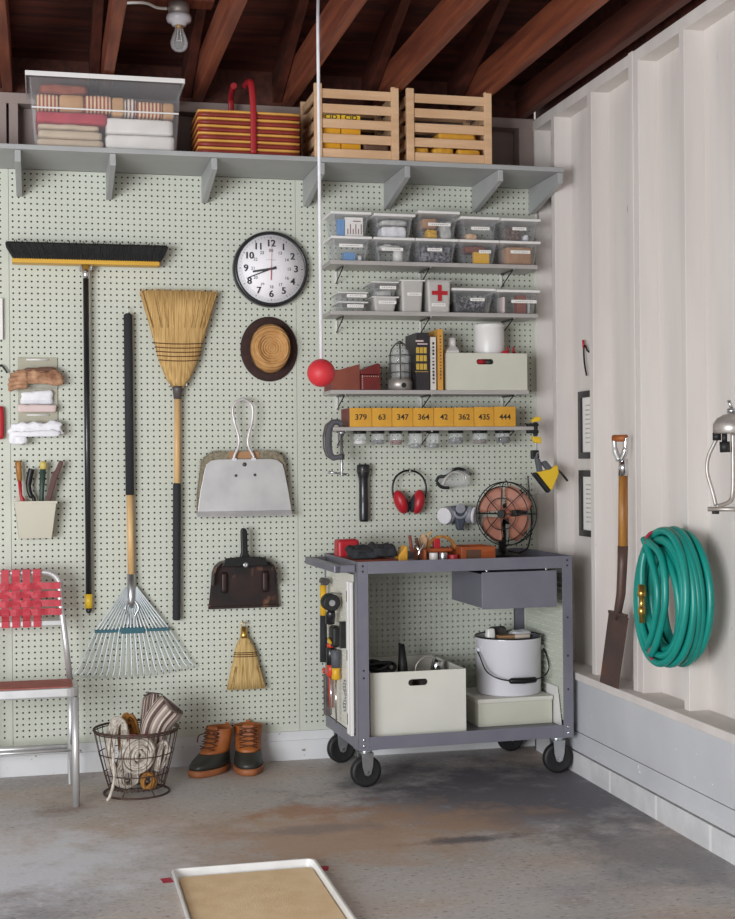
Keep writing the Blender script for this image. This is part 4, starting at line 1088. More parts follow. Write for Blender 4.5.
o = MB().soft(-.1, .06, -.058, -.0415, 1.538, 1.57, .008, 12, .004, 28, 9).build('cotton_rag', 'pink_cloth', origin=(-.02, -.05, 1.55)); tag(o, 'pinkish rag strip below the small white rag', 'rag', 'rags in the wall pocket')
b = MB().soft(-.132, .088, -.075, -.0415, 1.442, 1.495, .014, 16, .02, 26, 11).soft(-.125, .07, -.09, -.074, 1.434, 1.458, .008, 12, .01, 30, 14).soft(-.13, -.07, -.078, -.05, 1.402, 1.45, .014, 10, .016, 24, 13)
tag(b.build('cotton_rag', 'white_rag', origin=(-.02, -.06, 1.42)), 'large crumpled white rag spilling from the bottom of the wall pocket', 'rag', 'rags in the wall pocket')

# wall bin with hand tools
t = thing('wall_bin', 'beige wall bin holding wooden handled hand tools', 'bin', (-.03, -.004, 1.01))
def wallbin():
    z0, z1 = 1.008, 1.162; th = .003
    fr = [(-.117, z1), (.057, z1), (.036, z0), (-.098, z0)]
    b = MB().hexa([(-.098, -.07), (.036, -.07), (.036, -.006), (-.098, -.006)], [(-.098, -.07), (.036, -.07), (.036, -.006), (-.098, -.006)], z0, z0 + th)
    def slab(p):
        return b.add(p, [[0, 1, 2, 3], [4, 5, 6, 7], [0, 1, 5, 4], [1, 2, 6, 5], [2, 3, 7, 6], [3, 0, 4, 7]])
    slab([(-.117, -.092, z1), (.057, -.092, z1), (.036, -.072, z0), (-.098, -.072, z0), (-.117, -.089, z1), (.057, -.089, z1), (.036, -.069, z0), (-.098, -.069, z0)])
    slab([(-.117, -.092, z1), (-.117, -.004, z1), (-.098, -.004, z0), (-.098, -.072, z0), (-.114, -.092, z1), (-.114, -.004, z1), (-.095, -.004, z0), (-.095, -.072, z0)])
    slab([(.057, -.092, z1), (.057, -.004, z1), (.036, -.004, z0), (.036, -.072, z0), (.054, -.092, z1), (.054, -.004, z1), (.033, -.004, z0), (.033, -.072, z0)])
    slab([(-.114, -.007, z1 + .02), (.054, -.007, z1 + .02), (.034, -.007, z0), (-.096, -.007, z0), (-.114, -.004, z1 + .02), (.054, -.004, z1 + .02), (.034, -.004, z0), (-.096, -.004, z0)])
    b.box(-.12, .06, -.096, -.09, z1 - .008, z1 + .003)
    return b
wallbin().build('body', 'beige_plastic', t, .001)
G = 'hand tools in the beige wall bin'
t = thing('hand_trowel', 'wooden handled tool with red shank at the left of the wall bin', 'trowel', (-.09, -.05, 1.03), G)
MB().tube([(-.1, -.045, 1.335), (-.1, -.045, 1.325), (-.094, -.046, 1.25)], [.008, .013, .0105], 14).build('handle', 'handle_dark_wood', t)
MB().tube([(-.094, -.046, 1.255), (-.09, -.047, 1.19), (-.082, -.048, 1.17), (-.082, -.048, 1.03)], [.008, .0065, .01, .012], 12).build('shank', 'red_paint', t)
t = thing('pruning_knife', 'black curved handled tool second from left in the wall bin', 'knife', (-.05, -.05, 1.03), G)
MB().tube(spline([(-.044, -.045, 1.3), (-.05, -.045, 1.28), (-.058, -.046, 1.23), (-.05, -.047, 1.19), (-.035, -.048, 1.165), (-.035, -.048, 1.03)], 5), [.0135] * 10 + [.011] * 8 + [.008] * 8, 12).build('handle', 'black_metal', t)
t = thing('hand_weeder', 'dark green handle with yellow top in the wall bin', 'weeder', (0, -.05, 1.03), G)
mat('green_grip', '#33463c', rough=.5); mat('pale_yellow', '#cdb765', rough=.5); mat('saw_handle', '#5f3833', '#4d2b27', scale=12, rough=.5)
MB().tube([(.003, -.05, 1.315), (-.004, -.05, 1.2), (-.008, -.05, 1.03)], [.0135, .01, .007], 14).build('handle', 'green_grip', t)
MB().tube([(.0035, -.05, 1.298), (.004, -.05, 1.322), (.004, -.05, 1.332)], [.0155, .0155, .009], 14).build('cap', 'pale_yellow', t)
t = thing('pruning_saw', 'reddish brown flat handle leaning right in the wall bin', 'saw', (.03, -.05, 1.03), G)
MB().prism([(.07, 1.335), (.086, 1.33), (.083, 1.315), (.058, 1.25), (.033, 1.165), (.02, 1.03), (.004, 1.03), (.012, 1.165), (.04, 1.285), (.05, 1.29)], 'y', -.065, -.035).build('handle', 'saw_handle', t, .004)
# things cut by the left edge of the picture
o = MB().box(-.36, -.157, -.02, -.0005, 1.845, 2.02).build('notice_board', 'white_plastic', None, .002, origin=(-.26, -.01, 1.845)); tag(o, 'white board edge on the pegboard at the far left edge', 'board')
t = thing('pruning_shears', 'red gripped shears on the pegboard cut by the left edge', 'shears', (-.19, -.02, 1.42))
MB().soft(-.2, -.156, -.034, -.01, 1.425, 1.565, .012, 8, .002).build('grip', 'red_paint', t)
MB().tube(spline([(-.19, -.02, 1.56), (-.2, -.02, 1.64), (-.19, -.02, 1.72), (-.165, -.02, 1.735), (-.14, -.02, 1.705)], 6), .004, 8).build('blade', 'black_metal', t)

# flashlight
t = thing('flashlight', 'black metal flashlight hung upright below the jars', 'flashlight', (1.393, -.03, 1.05))
MB().lathe([(0, .255), (.026, .255), (.0295, .248), (.0295, .222), (.024, .2), (.0205, .19), (.0205, .1), (.021, .098), (.021, .01), (.019, 0), (0, 0)], (1.393, -.032, 1.05), 28).build('body', 'black_gloss', t)
for z in (.222, .228): MB().lathe([(.0298, 0), (.0303, .0015), (.0298, .003)], (1.393, -.032, 1.05 + z), 28).build('ring', 'steel_dark', t)
MB().tube([(1.393, -.0004, 1.235), (1.37, -.01, 1.235), (1.366, -.035, 1.235)], .002, 6).build('clip', 'zinc', t)

# ear muffs
t = thing('ear_muffs', 'red ear muffs with black headband hung on the pegboard', 'ear muffs', (1.597, -.04, 1.08))
hb = spline([(1.562, -.05, 1.1), (1.53, -.05, 1.15), (1.522, -.05, 1.2), (1.536, -.05, 1.245), (1.568, -.05, 1.27), (1.6, -.05, 1.276), (1.634, -.05, 1.268), (1.664, -.05, 1.243), (1.678, -.05, 1.2), (1.67, -.05, 1.15), (1.64, -.05, 1.1)], 5)
MB().tube(hb, .0048, 8).build('headband', 'black_metal', t)
for x, a in ((1.558, -.35), (1.638, .2)):
    s_ = 1 if x < 1.6 else -1
    rot_ball((x, -.055, 1.135), (.029, .04, .056), 'red_paint', 'ear_cup', a, n=24)
    rot_ball((x + s_ * .019, -.053, 1.13), (.016, .03, .044), 'black_foam', 'ear_cushion', a)
hook(t, 1.6, 1.266, -.056)

# safety goggles
t = thing('safety_goggles', 'clear safety goggles with black frame hung above the respirator', 'goggles', (1.81, -.04, 1.22))
MB().tube(spline([(1.725, -.05, 1.225), (1.735, -.06, 1.245), (1.76, -.07, 1.248), (1.79, -.07, 1.262), (1.815, -.07, 1.282), (1.85, -.06, 1.275), (1.89, -.04, 1.255)], 6), .0075, 8).build('frame', 'black_rubber', t)
MB().tube(spline([(1.727, -.05, 1.222), (1.75, -.05, 1.2), (1.785, -.05, 1.196)], 6), .0075, 8).build('temple', 'black_rubber', t)
b = MB().soft(1.745, 1.885, -.075, -.02, 1.2, 1.28, .025, 12, .003)
b.build('lens', 'jar_glass', t)
MB().tube(spline([(1.748, -.076, 1.21), (1.762, -.078, 1.24), (1.8, -.078, 1.266), (1.84, -.077, 1.255), (1.85, -.075, 1.225)], 6), .006, 8).build('lens_rim', 'frosted_plastic', t)
MB().tube([(1.82, -.0004, 1.284), (1.82, -.07, 1.284), (1.82, -.072, 1.295)], .002, 6).build('hook', 'zinc', t)

# respirator
t = thing('respirator', 'gray respirator mask with two white filter discs', 'respirator', (1.82, -.04, 1.0))
def disc(c, nrm, r, h, m, nm, n=28, r2=None):
    c = Vector(c); d = Vector(nrm).normalized()
    return MB().tube([c, c + d * h * .15, c + d * h * .85, c + d * h], [r * .9, r, r2 or r, (r2 or r) * .9], n).build(nm, m, t)
b = MB().soft(1.785, 1.862, -.085, -.02, 1.03, 1.112, .03, 12, .002); b.build('face_piece', 'respirator_dark', t)
MB().prism([(1.785, 1.115), (1.862, 1.115), (1.85, 1.06), (1.838, 1.005), (1.812, 1.005), (1.8, 1.06)], 'y', -.095, -.06).build('mask_front', 'respirator_dark', t, .008, 3)
disc((1.823, -.09, 1.1), (0, -1, .25), .022, .018, 'respirator_gray', 'valve')
MB().tube(arc((1.823, -.1, 1.092), .03, 180, 360, 12), .007, 8).build('valve_ring', 'respirator_gray', t)
disc((1.785, -.06, 1.075), (-.75, -.6, -.1), .04, .035, 'respirator_gray', 'filter_holder')
disc((1.757, -.083, 1.072), (-.75, -.6, -.1), .038, .014, 'cotton_filter', 'filter_pad')
disc((1.862, -.06, 1.075), (.75, -.6, -.1), .04, .035, 'respirator_gray', 'filter_holder')
disc((1.888, -.083, 1.072), (.75, -.6, -.1), .038, .014, 'cotton_filter', 'filter_pad')
hook(t, 1.823, 1.112, -.06)

# C-clamp at the left end of the fourth shelf
t = thing('c_clamp', 'gray iron C-clamp gripping the left end of the fourth shelf', 'clamp', (1.24, -.17, 1.3))
y = -.18
def cband(path, w, y0, y1):
    P = [Vector((p[0], 0, p[1])) for p in path]; b = MB(); L_, R_ = [], []
    for i, p in enumerate(P):
        d = (P[min(i + 1, len(P) - 1)] - P[max(i - 1, 0)]).normalized(); nn = Vector((-d.z, 0, d.x))
        L_.append(p + nn * w[i]); R_.append(p - nn * w[i])
    rings = [[(l.x, y0, l.z), (l.x, y1, l.z), (r.x, y1, r.z), (r.x, y0, r.z)] for l, r in zip(L_, R_)]
    b.loft(rings)
    for i in range(len(b.sm)): b.sm[i] = False
    return b
pts = [(1.262, 1.478), (1.25, 1.49), (1.226, 1.49), (1.206, 1.47), (1.199, 1.43), (1.2, 1.38), (1.208, 1.35), (1.226, 1.335), (1.262, 1.34)]
cband(pts, [.009, .012, .013, .017, .019, .018, .016, .013, .01], y - .016, y + .016).build('frame', 'steel_dark', t, .004)
cband(pts, [.0095, .006, .006, .008, .009, .008, .007, .006, .008], y - .019, y + .019).build('rib', 'gray_grip', t, .002)
MB().cyl((1.262, y, 1.468), (1.262, y, 1.4735), .012, n=14).build('upper_pad', 'steel_dark', t)
MB().tube([(1.262, y, 1.4515), (1.262, y, 1.436), (1.262, y, 1.435), (1.262, y, 1.262), (1.262, y, 1.256)], [.014, .014, .0065, .0065, .0085], 12).build('screw', 'zinc', t)
MB().cyl((1.262, y, 1.327), (1.262, y, 1.352), .013, n=14).build('nut', 'steel_dark', t)
MB().tube([(1.205, y - .01, 1.274), (1.29, y + .01, 1.262)], .0045, 8).ball((1.205, y - .01, 1.274), .007, 10).ball((1.29, y + .01, 1.262), .007, 10).build('handle_bar', 'zinc', t)

# bar clamp on the right end of the fourth shelf and spring clamp hanging from it
t = thing('bar_clamp', 'black bar clamp with yellow jaws on the right end of the fourth shelf', 'clamp', (2.15, -.18, 1.37))
MB().box(2.148, 2.158, -.1905, -.185, 1.3, 1.487).build('bar', 'aluminum', t, .001)
MB().box(2.11, 2.16, -.203, -.172, 1.4686, 1.481).build('upper_jaw', 'black_rubber', t, .003)
MB().box(2.11, 2.16, -.203, -.172, 1.437, 1.4514).build('lower_jaw', 'black_rubber', t, .003)
MB().box(2.1415, 2.157, -.2, -.1755, 1.425, 1.486).build('body', 'black_rubber', t, .003)
MB().prism([(2.13, 1.4865), (2.172, 1.492), (2.172, 1.511), (2.145, 1.511), (2.13, 1.498)], 'y', -.2, -.175).build('jaw_pad', 'yellow_plastic', t, .003)
MB().prism([(2.13, 1.424), (2.172, 1.42), (2.175, 1.392), (2.145, 1.394), (2.136, 1.405)], 'y', -.2, -.175).build('jaw_pad', 'yellow_plastic', t, .003)
MB().prism([(2.128, 1.362), (2.162, 1.362), (2.164, 1.325), (2.128, 1.322)], 'y', -.2, -.174).build('slide_block', 'black_rubber', t, .004)
t = thing('spring_clamp', 'yellow spring clamp with gray grips hanging under the bar clamp', 'clamp', (2.19, -.23, 1.18))
cl = lambda P_, a, c: MB().prism(P_, 'y', a, c)
y0 = -.36
cl = lambda P_, a, c: MB().prism([(2.135 + (x - 2.19) * .76, 1.255 + (z - 1.255) * .82) for x, z in P_], 'y', a, c)
cl([(2.122, 1.268), (2.2, 1.283), (2.25, 1.306), (2.262, 1.262), (2.218, 1.172), (2.2, 1.17)], y0 - .015, y0 + .015).build('body', 'yellow_plastic', t, .006, 3)
cl([(2.104, 1.258), (2.122, 1.268), (2.208, 1.17), (2.194, 1.156)], y0 - .02, y0 + .02).build('jaw_edge', 'black_rubber', t, .004)
cl([(2.118, 1.352), (2.15, 1.335), (2.165, 1.27), (2.135, 1.265)], y0 - .014, y0 + .014).build('grip', 'gray_grip', t, .006, 3)
cl([(2.155, 1.318), (2.185, 1.33), (2.225, 1.285), (2.2, 1.265)], y0 - .014, y0 + .014).build('grip', 'gray_grip', t, .006, 3)
MB().tube([(2.17, y0, 1.285), (2.2, y0 - .01, 1.26), (2.225, y0 - .02, 1.225)], .005, 8).build('rod', 'black_metal', t)
MB().tube(spline([(2.148, -.203, 1.325), (2.145, -.24, 1.35), (2.1, y0 + .025, 1.345), (2.092, y0 + .012, 1.325)], 4), .0025, 6).build('hanging_loop', 'zinc', t)
t = thing('plastic_bag', 'crumpled clear plastic bag hanging behind the yellow clamp', 'bag', (2.13, -.1, 1.16))
MB().soft(2.105, 2.19, -.2, -.17, 1.16, 1.245, .02, 12, .014, 30, 5).build('film', 'bin_plastic', t)
MB().tube([(2.149, -.184, 1.25), (2.149, -.184, 1.235)], .004, 8).build('neck', 'white_plastic', t)
# ------------------------------------------------------------------ steel service cart (turned two degrees), local x along the front, y to the back
KR = math.radians(2.0)
mat('worktop_gray', '#56555d', '#4c4b53', scale=6, rough=.5)
CART = thing('service_cart', 'gray steel rolling cart with pegboard sides and a drawer', 'cart', (1.222, -.638, 0), None, KR, True)
W_, D_ = .932, .56
ZB, ZT = .16, .917
def L(name, mb, m, bevel=0, par=None): return mb.build(name, m, par or CART, bevel)
for x, sx in ((0, 1), (W_, -1)):
    for y, sy in ((0, 1), (D_, -1)):
        b = MB().box(min(x, x + sx * .046), max(x, x + sx * .046), min(y, y + sy * .003), max(y, y + sy * .003), ZB - .002, ZT)
        b.box(min(x, x + sx * .003), max(x, x + sx * .003), min(y, y + sy * .046), max(y, y + sy * .046), ZB - .002, ZT)
        lg = L('leg', b, 'cart_gray', .001)
        if y == 0:
            xm = x + sx * .024
            bo = MB()
            for z in (ZB + .018, ZB + .042): bo.ball((xm, -.001, z), .006, 10, (1, .5, 1))
            bo.build('bolt', 'chrome', lg)
            ho = MB()
            for z in (ZT - .018, ZT - .04, .48, .45) if sx == 1 else (ZT - .018, ZT - .04, .66, .5, .36): ho.cyl((xm, -.0006, z), (xm, .001, z), .0045, n=10)
            ho.build('bolt_hole', 'black_rubber', lg)
# trays: top worktop and lower deck with folded rails
b = MB().box(.047, W_ - .047, -.001, .003, ZT - .05, ZT).box(.04, W_ - .04, D_ - .003, D_ + .001, ZT - .05, ZT)
b.box(-.001, .003, .047, D_ - .047, ZT - .05, ZT).box(W_ - .003, W_ + .001, .047, D_ - .047, ZT - .05, ZT)
L('top_rail', b, 'cart_gray', .001)
L('worktop', MB().box(.003, W_ - .003, .003, D_ - .003, ZT - .036, ZT - .031), 'worktop_gray', .001)
b = MB().box(.047, W_ - .047, -.001, .003, ZB, ZB + .052).box(.04, W_ - .04, D_ - .003, D_ + .001, ZB, ZB + .052)
b.box(-.001, .003, .047, D_ - .047, ZB, ZB + .052).box(W_ - .003, W_ + .001, .047, D_ - .047, ZB, ZB + .052)
L('deck_rail', b, 'cart_gray', .001)
DK = ZB + .03
L('lower_deck', MB().box(.003, W_ - .003, .003, D_ - .003, DK - .004, DK), 'cart_gray', .001)
# handle on the left end
b = MB().box(-.088, -.004, .012, .045, ZT - .043, ZT - .012).box(-.088, -.004, D_ - .05, D_ - .02, ZT - .043, ZT - .012).box(-.092, -.062, .012, D_ - .02, ZT - .043, ZT - .0115)
L('handle', b, 'cart_gray', .004)
# pegboard linings
pegboard(.06, D_ - .05, ZB + .06, ZT - .055, .08, ZB + .08, lambda u, v, d: (-.004 + d, u, v), 'side_panel', 'box_cream', CART)
pegboard(.05, D_ - .05, ZB + .056, ZT - .055, .08, ZB + .08, lambda u, v, d: (W_ - .009 - d * .8, u, v), 'side_panel', 'peg_green', CART)
pegboard(.05, W_ - .05, ZB + .056, ZT - .055, .08, ZB + .08, lambda u, v, d: (u, D_ - .012 + d, v), 'back_panel', 'peg_green', CART)
for y in (.064, .104):
    s_ = L('slotted_strip', MB().box(-.018, -.0045, y - .014, y + .014, ZB + .05, ZT - .085), 'white_plastic', .002)
    if y > .08:
        k = MB()
        for z in (.27, .53, .77): k.box(-.0185, -.0175, y - .004, y + .004, z - .022, z + .022)
        k.build('slot', 'black_rubber', s_)
# drawer under the right end of the worktop
dr = L('drawer', MB().box(.53, .862, .003, .006, .706, .858).box(.535, .857, .006, .4, .71, .714).box(.535, .539, .006, .4, .714, .85).box(.853, .857, .006, .4, .714, .85).box(.539, .853, .396, .4, .714, .85), 'cart_gray', .002)
for x in (.552, .815): MB().ball((x, .004, .864), .006, 10).build('slide_stud', 'chrome', dr)
# casters
def caster(x, y, ang, swivel):
    M = Matrix.Translation((x, y, 0)) @ Matrix.Rotation(ang, 4, 'Z')
    def T(mb): mb.v = [tuple(M @ Vector(p)) for p in mb.v]; return mb
    f = T(MB().box(-.04, .04, -.035, .035, ZB - .008, ZB - .0005).tube([(0, 0, ZB - .008), (0, 0, ZB - .022)], .026, 18)
          .prism([(-.026, ZB - .02), (.026, ZB - .02), (.022, .085), (.013, .054), (0, .048), (-.013, .054), (-.022, .085)], 'y', -.026, -.0225)
          .prism([(-.026, ZB - .02), (.026, ZB - .02), (.022, .085), (.013, .054), (0, .048), (-.013, .054), (-.022, .085)], 'y', .0225, .026)
          .box(-.026, .026, -.026, .026, ZB - .023, ZB - .019))
    c = L('caster', f, 'zinc', .001)
    RX_ = Matrix.Translation((0, 0, .064)) @ Matrix.Rotation(PI / 2, 4, 'X')
    T(MB().lathe([(.02, -.0165), (.045, -.0165), (.05, -.018), (.06, -.016), (.064, -.009), (.064, .009), (.06, .016), (.05, .018), (.045, .0165), (.02, .0165)], n=40, M=RX_)).build('wheel', 'black_rubber', c)
    T(MB().tube([(0, -.031, .064), (0, .031, .064)], .006, 12)).build('axle', 'chrome', c)
caster(.045, .06, .1, 1); caster(W_ - .05, .06, -.03, 0); caster(.06, D_ - .035, .12, 1); caster(W_ - .08, D_ - .035, .05, 0)

def at_cart(lx, ly, z): # place a thing by cart coordinates
    c, s_ = math.cos(KR), math.sin(KR)
    return (1.222 + lx * c - ly * s_, -.638 + lx * s_ + ly * c, z)
def on_cart(name, label, cat, lx, ly, z, group=None): return thing(name, label, cat, at_cart(lx, ly, z), group, KR, True)

# big open box on the lower deck
t = on_cart('storage_crate', 'large cream open box with a slot handle on the cart deck', 'box', .068, .062, DK)
crate_box('', '', 0, .41, 0, .44, .0008, .268, 'box_cream', (.203, .222, .042, .0135), None, .008, local=t)
t = on_cart('caulk_gun_nozzle', 'black pointed nozzle tool sticking out of the cream box', 'tool', .262, .25, DK + .0095)
MB().tube([(0, 0, .0005), (0, 0, .24), (0, 0, .262), (-.004, 0, .345)], [.022, .022, .02, .012], 16).build('nozzle', 'black_rubber', t)
MB().tube([(-.004, 0, .335), (-.016, -.006, .348)], .006, 8).build('tip', 'black_rubber', t)
t = on_cart('hose_coil', 'black cable coils heaped at the left in the cream box', 'cable', .095, .24, DK + .0095)
b = MB()
for i in range(7):
    b.tube([(.06 + (.05 + .006 * math.sin(i * 2)) * math.cos(a) + .012 * math.sin(i * 1.7), (.06 + .006 * (i % 3)) * math.sin(a), .235 + .008 * (i % 4) + .022 * math.sin(a * 1 + i)) for a in [2 * PI * k / 30 for k in range(30)]], .008, 8, True)
b.build('cable', 'black_rubber', t)
MB().tube([(.06, 0, .0005), (.06, 0, .21)], .05, 24).build('reel', 'black_metal', t)
t = on_cart('power_drill', 'chrome and dark tool with a wire loop at the right in the cream box', 'tool', .36, .25, DK + .0095)
MB().soft(-.05, .1, -.05, .05, .0005, .21, .03, 10, .004).build('body', 'steel_dark', t)
MB().tube([(.04, -.02, .2), (.05, -.02, .262), (.055, -.025, .278)], [.028, .024, .016], 16).build('chuck', 'chrome', t)
MB().tube(spline([(-.045, -.01, .2), (-.04, -.01, .255), (.0, -.01, .29), (.045, -.01, .282)], 6), .0045, 8).build('wire_loop', 'galvanized', t)

# closed box, bucket, white board
t = on_cart('closed_box', 'closed cream box under the white bucket on the cart deck', 'box', .568, .16, DK)
MB().box(0, .335, 0, .3, .0008, .1).build('body', 'box_celadon', t, .002)
MB().box(-.003, .338, -.003, .303, .1005, .118).build('lid', 'box_cream', t, .002)
BZ = DK + .1185
t = on_cart('enamel_bucket', 'white enamel bucket with black rim and wire handle on the box', 'bucket', .762, .31, BZ)
MB().lathe([(0, .0003), (.136, .0003), (.141, .006), (.143, .235), (.147, .242), (.143, .246), (.138, .242), (.137, .012), (0, .01)], n=48).build('body', 'enamel_white', t)
MB().tube([(.144 * math.cos(a), .144 * math.sin(a), .245) for a in [2 * PI * k / 48 for k in range(48)]], .0042, 8, True).build('rim', 'black_metal', t)
for s_ in (-1, 1):
    MB().tube([(s_ * .139, -.02, .19), (s_ * .155, -.02, .19)], .012, 12).build('handle_lug', 'enamel_white', t)
h_ = spline([(-.153, -.022, .19), (-.152, -.06, .165), (-.142, -.115, .11), (-.09, -.155, .08), (0, -.172, .073), (.09, -.155, .08), (.142, -.115, .11), (.152, -.06, .165), (.153, -.022, .19)], 6)
MB().tube(h_, .003, 8).build('handle', 'black_metal', t)
MB().tube([(-.062, -.169, .0755), (-.055, -.17, .0745), (0, -.173, .073), (.055, -.17, .0745), (.062, -.169, .0755)], [.007, .0125, .0135, .0125, .007], 14).build('grip', 'black_metal', t)
G = 'supplies inside the white bucket'
def inb(name, label, cat, mb, m):
    p = at_cart(.762, .31, BZ)
    o = thing(name, label, cat, p, G, KR, True); mb.build('body', m, o, .002); return o
inb('plastic_bottle', 'white bottle standing at the left in the white bucket', 'bottle', MB().soft(-.118, -.078, -.06, -.02, .012, .285, .012, 8, .002), 'white_plastic')
inb('tan_block', 'tan block standing near the middle of the white bucket', 'block', MB().box(-.07, .01, -.08, -.03, .012, .255), 'card_brown')
inb('foil_packet', 'gray packet behind the tan block in the white bucket', 'packet', MB().soft(-.075, .0, .0, .06, .012, .28, .015, 8, .008, 30), 'steel_dark')
inb('paper_bundle', 'white paper bundle lying at the back of the white bucket', 'paper', MB().soft(.01, .11, -.02, .06, .012, .262, .02, 10, .006, 30), 'white_rag')
inb('glue_tube', 'cream tube lying across the front of the white bucket', 'tube', MB().tube([(-.005, -.1, .25), (.06, -.095, .252)], .011, 14), 'cream_fill')
inb('paint_tin', 'dark blue tin at the right in the white bucket', 'tin', MB().tube([(.095, -.055, .012), (.095, -.055, .252)], .024, 18), 'blue_tin' if 'blue_tin' in MATS else 'respirator_dark')
t = on_cart('white_board', 'thin white plastic board leaning at the right end of the cart', 'board', .0, .0, 0)
MB().add([(.911, .08, DK + .001), (.911, .24, DK + .001), (.9145, .25, DK + .16), (.9145, .13, DK + .16), (.913, .08, DK + .001), (.913, .24, DK + .001), (.9165, .25, DK + .16), (.9165, .13, DK + .16)],
         [[0, 1, 2, 3], [4, 5, 6, 7], [0, 1, 5, 4], [1, 2, 6, 5], [2, 3, 7, 6], [3, 0, 4, 7]]).build('sheet', 'white_plastic', t)

# on the worktop
WT = ZT - .0305
t = on_cart('parts_tray', 'flat wooden tray holding black gloves at the left of the worktop', 'tray', .027, .1, WT)
MB().box(-.02, .17, 0, .2, .0005, .008).box(-.02, .17, 0, .006, .008, .03).box(-.02, .17, .194, .2, .008, .03).box(-.02, -.014, .006, .194, .008, .03).box(.164, .17, .006, .194, .008, .03).build('tray', 'brick_wood', t, .002)
t = on_cart('red_case', 'red flat case lying behind the black gloves on the worktop', 'case', .03, .37, WT)
MB().soft(-.02, .075, -.02, .06, .0005, .1, .012, 8, .002).build('case', 'red_paint', t)
t = on_cart('black_gloves', 'pair of black work gloves heaped on the wooden tray', 'gloves', .095, .17, WT + .0305)
MB().soft(-.085, .035, -.065, .06, .0005, .05, .022, 14, .02, 16, 3).build('left_glove', 'black_foam', t)
MB().soft(.0, .105, -.06, .05, .006, .058, .02, 14, .016, 18, 8).build('right_glove', 'black_foam', t)
t = on_cart('yellow_pouch', 'yellow pouch with rounded side at the right end of the gloves', 'pouch', .222, .13, WT)
MB().prism([(-.022, .0005), (.026, .0005), (.026, .075), (.018, .085), (.005, .065), (-.012, .045)], 'y', -.02, .05).build('pouch', 'ochre_paint', t, .006, 3)
t = on_cart('scissors', 'metal scissors standing point down beside the wooden toolbox', 'scissors', .288, .12, WT)
MB().tube([(.0, 0, .0008), (.012, 0, .06), (.03, .0, .09)], .006, 8).tube([(.016, .01, .0008), (.014, .01, .06), (-.005, .01, .085)], .006, 8).build('blades', 'chrome', t)
MB().tube([(-.02, 0, .055), (-.03, 0, .125)], .007, 8).build('handle', 'brick_wood', t)
# wooden toolbox with hoop handle
t = on_cart('wooden_toolbox', 'orange wooden tool tray with a round hoop handle on the worktop', 'toolbox', .318, .1, WT)
mat('orange_wood', '#a8552b', '#934722', scale=14, rough=.45, stretch=(.5, 4, 4))
b = MB().box(.16, .31, 0, .008, .0005, .072).box(.16, .31, .152, .16, .0005, .072).box(.302, .31, .008, .152, .0005, .072).box(.16, .168, .008, .152, .0005, .072).box(.168, .302, .008, .152, .0005, .008)
b.build('bin', 'orange_wood', t, .002)
MB().box(.0, .158, 0, .16, .0005, .008).box(0, .158, 0, .006, .0085, .02).box(0, .158, .154, .16, .0085, .064).box(0, .008, .006, .154, .0085, .064).build('tray', 'orange_wood', t, .002)
MB().box(.0, .135, .045, .053, .052, .066).build('cross_bar', 'orange_wood', t, .002)
b = cband([(.1 + .06 * math.cos(math.radians(a)), .055 + .058 * math.sin(math.radians(a))) for a in range(0, 181, 12)], [.006] * 16, .08, .096)
b.build('hoop_handle', 'handle_dark_wood', t, .001)
MB().box(.18, .245, -.0012, -.0002, .012, .06).build('dark_patch', 'book_brown', t)
G = 'small things in the wooden tool tray'
def intray(name, label, cat, mb, m, nm='body'):
    o = thing(name, label, cat, at_cart(.318, .1, WT), G, KR, True); mb.build(nm, m, o, .001); return o
intray('paint_brush', 'tan flat brush standing upright in the wooden tool tray', 'brush', MB().prism([(.006 + .01, .009), (.03, .009), (.045, .1), (.03, .128), (.01, .105)], 'y', .11, .118), 'pine')
intray('wooden_stick', 'thin wooden stick standing upright in the wooden tool tray', 'stick', MB().tube([(.05, .13, .009), (.055, .13, .12), (.072, .13, .13)], .006, 8), 'handle_wood')
intray('dark_chisel', 'dark handled chisel leaning at the left of the tool tray', 'chisel', MB().tube([(.012, .085, .009), (-.004, .085, .07), (-.012, .085, .11)], [.004, .009, .007], 10), 'book_brown')
intray('red_marker', 'red block standing in the wooden tool tray', 'block', MB().box(.064, .09, .07, .1, .009, .105), 'red_paint')
intray('white_tin', 'white tin with silver band standing in the tool tray', 'tin', MB().tube([(.045, .026, .009), (.045, .026, .05)], .0185, 20), 'white_plastic')
intray('silver_tin', 'silver tin beside the white tin in the tool tray', 'tin', MB().tube([(.088, .027, .009), (.088, .027, .05)], .0185, 20), 'zinc')
intray('red_tape', 'red tape roll at the right of the open tool tray', 'tape', MB().lathe([(.012, 0), (.022, 0), (.022, .03), (.012, .03), (.012, 0)], (.132, .027, .009), 20), 'red_paint')

# fan
t = on_cart('desk_fan', 'old black wire desk fan with copper blades on the cart', 'fan', .77, .34, WT)
FZ = .198; FM = Matrix.Translation((-.015, -.02, FZ)) @ Matrix.Rotation(math.radians(-46), 4, 'Z')
def fv(mb): mb.v = [tuple(FM @ Vector(p)) for p in mb.v]; return mb
MB().lathe([(0, .0008), (.085, .0008), (.088, .008), (.07, .018), (.03, .024), (.018, .035), (.016, .12), (0, .13)], (0, .05, 0), 32).build('base', 'black_metal', t)
fv(MB().tube([(0, .03, 0), (0, .05, 0), (0, .12, 0), (0, .14, 0)], [.03, .05, .05, .035], 24)).build('motor', 'black_metal', t)
b = MB().tube([(0, .05, .1), (0, .05, .17)], .015, 12); b.build('neck', 'black_metal', t)
RF = .139
g = MB()
for r, y in ((RF, 0), (RF * .99, .03), (RF * .86, -.022), (RF * .5, -.034)):
    g.tube([(r * math.cos(a), y, r * math.sin(a)) for a in [2 * PI * k / 56 for k in range(56)]], .0026 if r > .1 else .0022, 6, True)
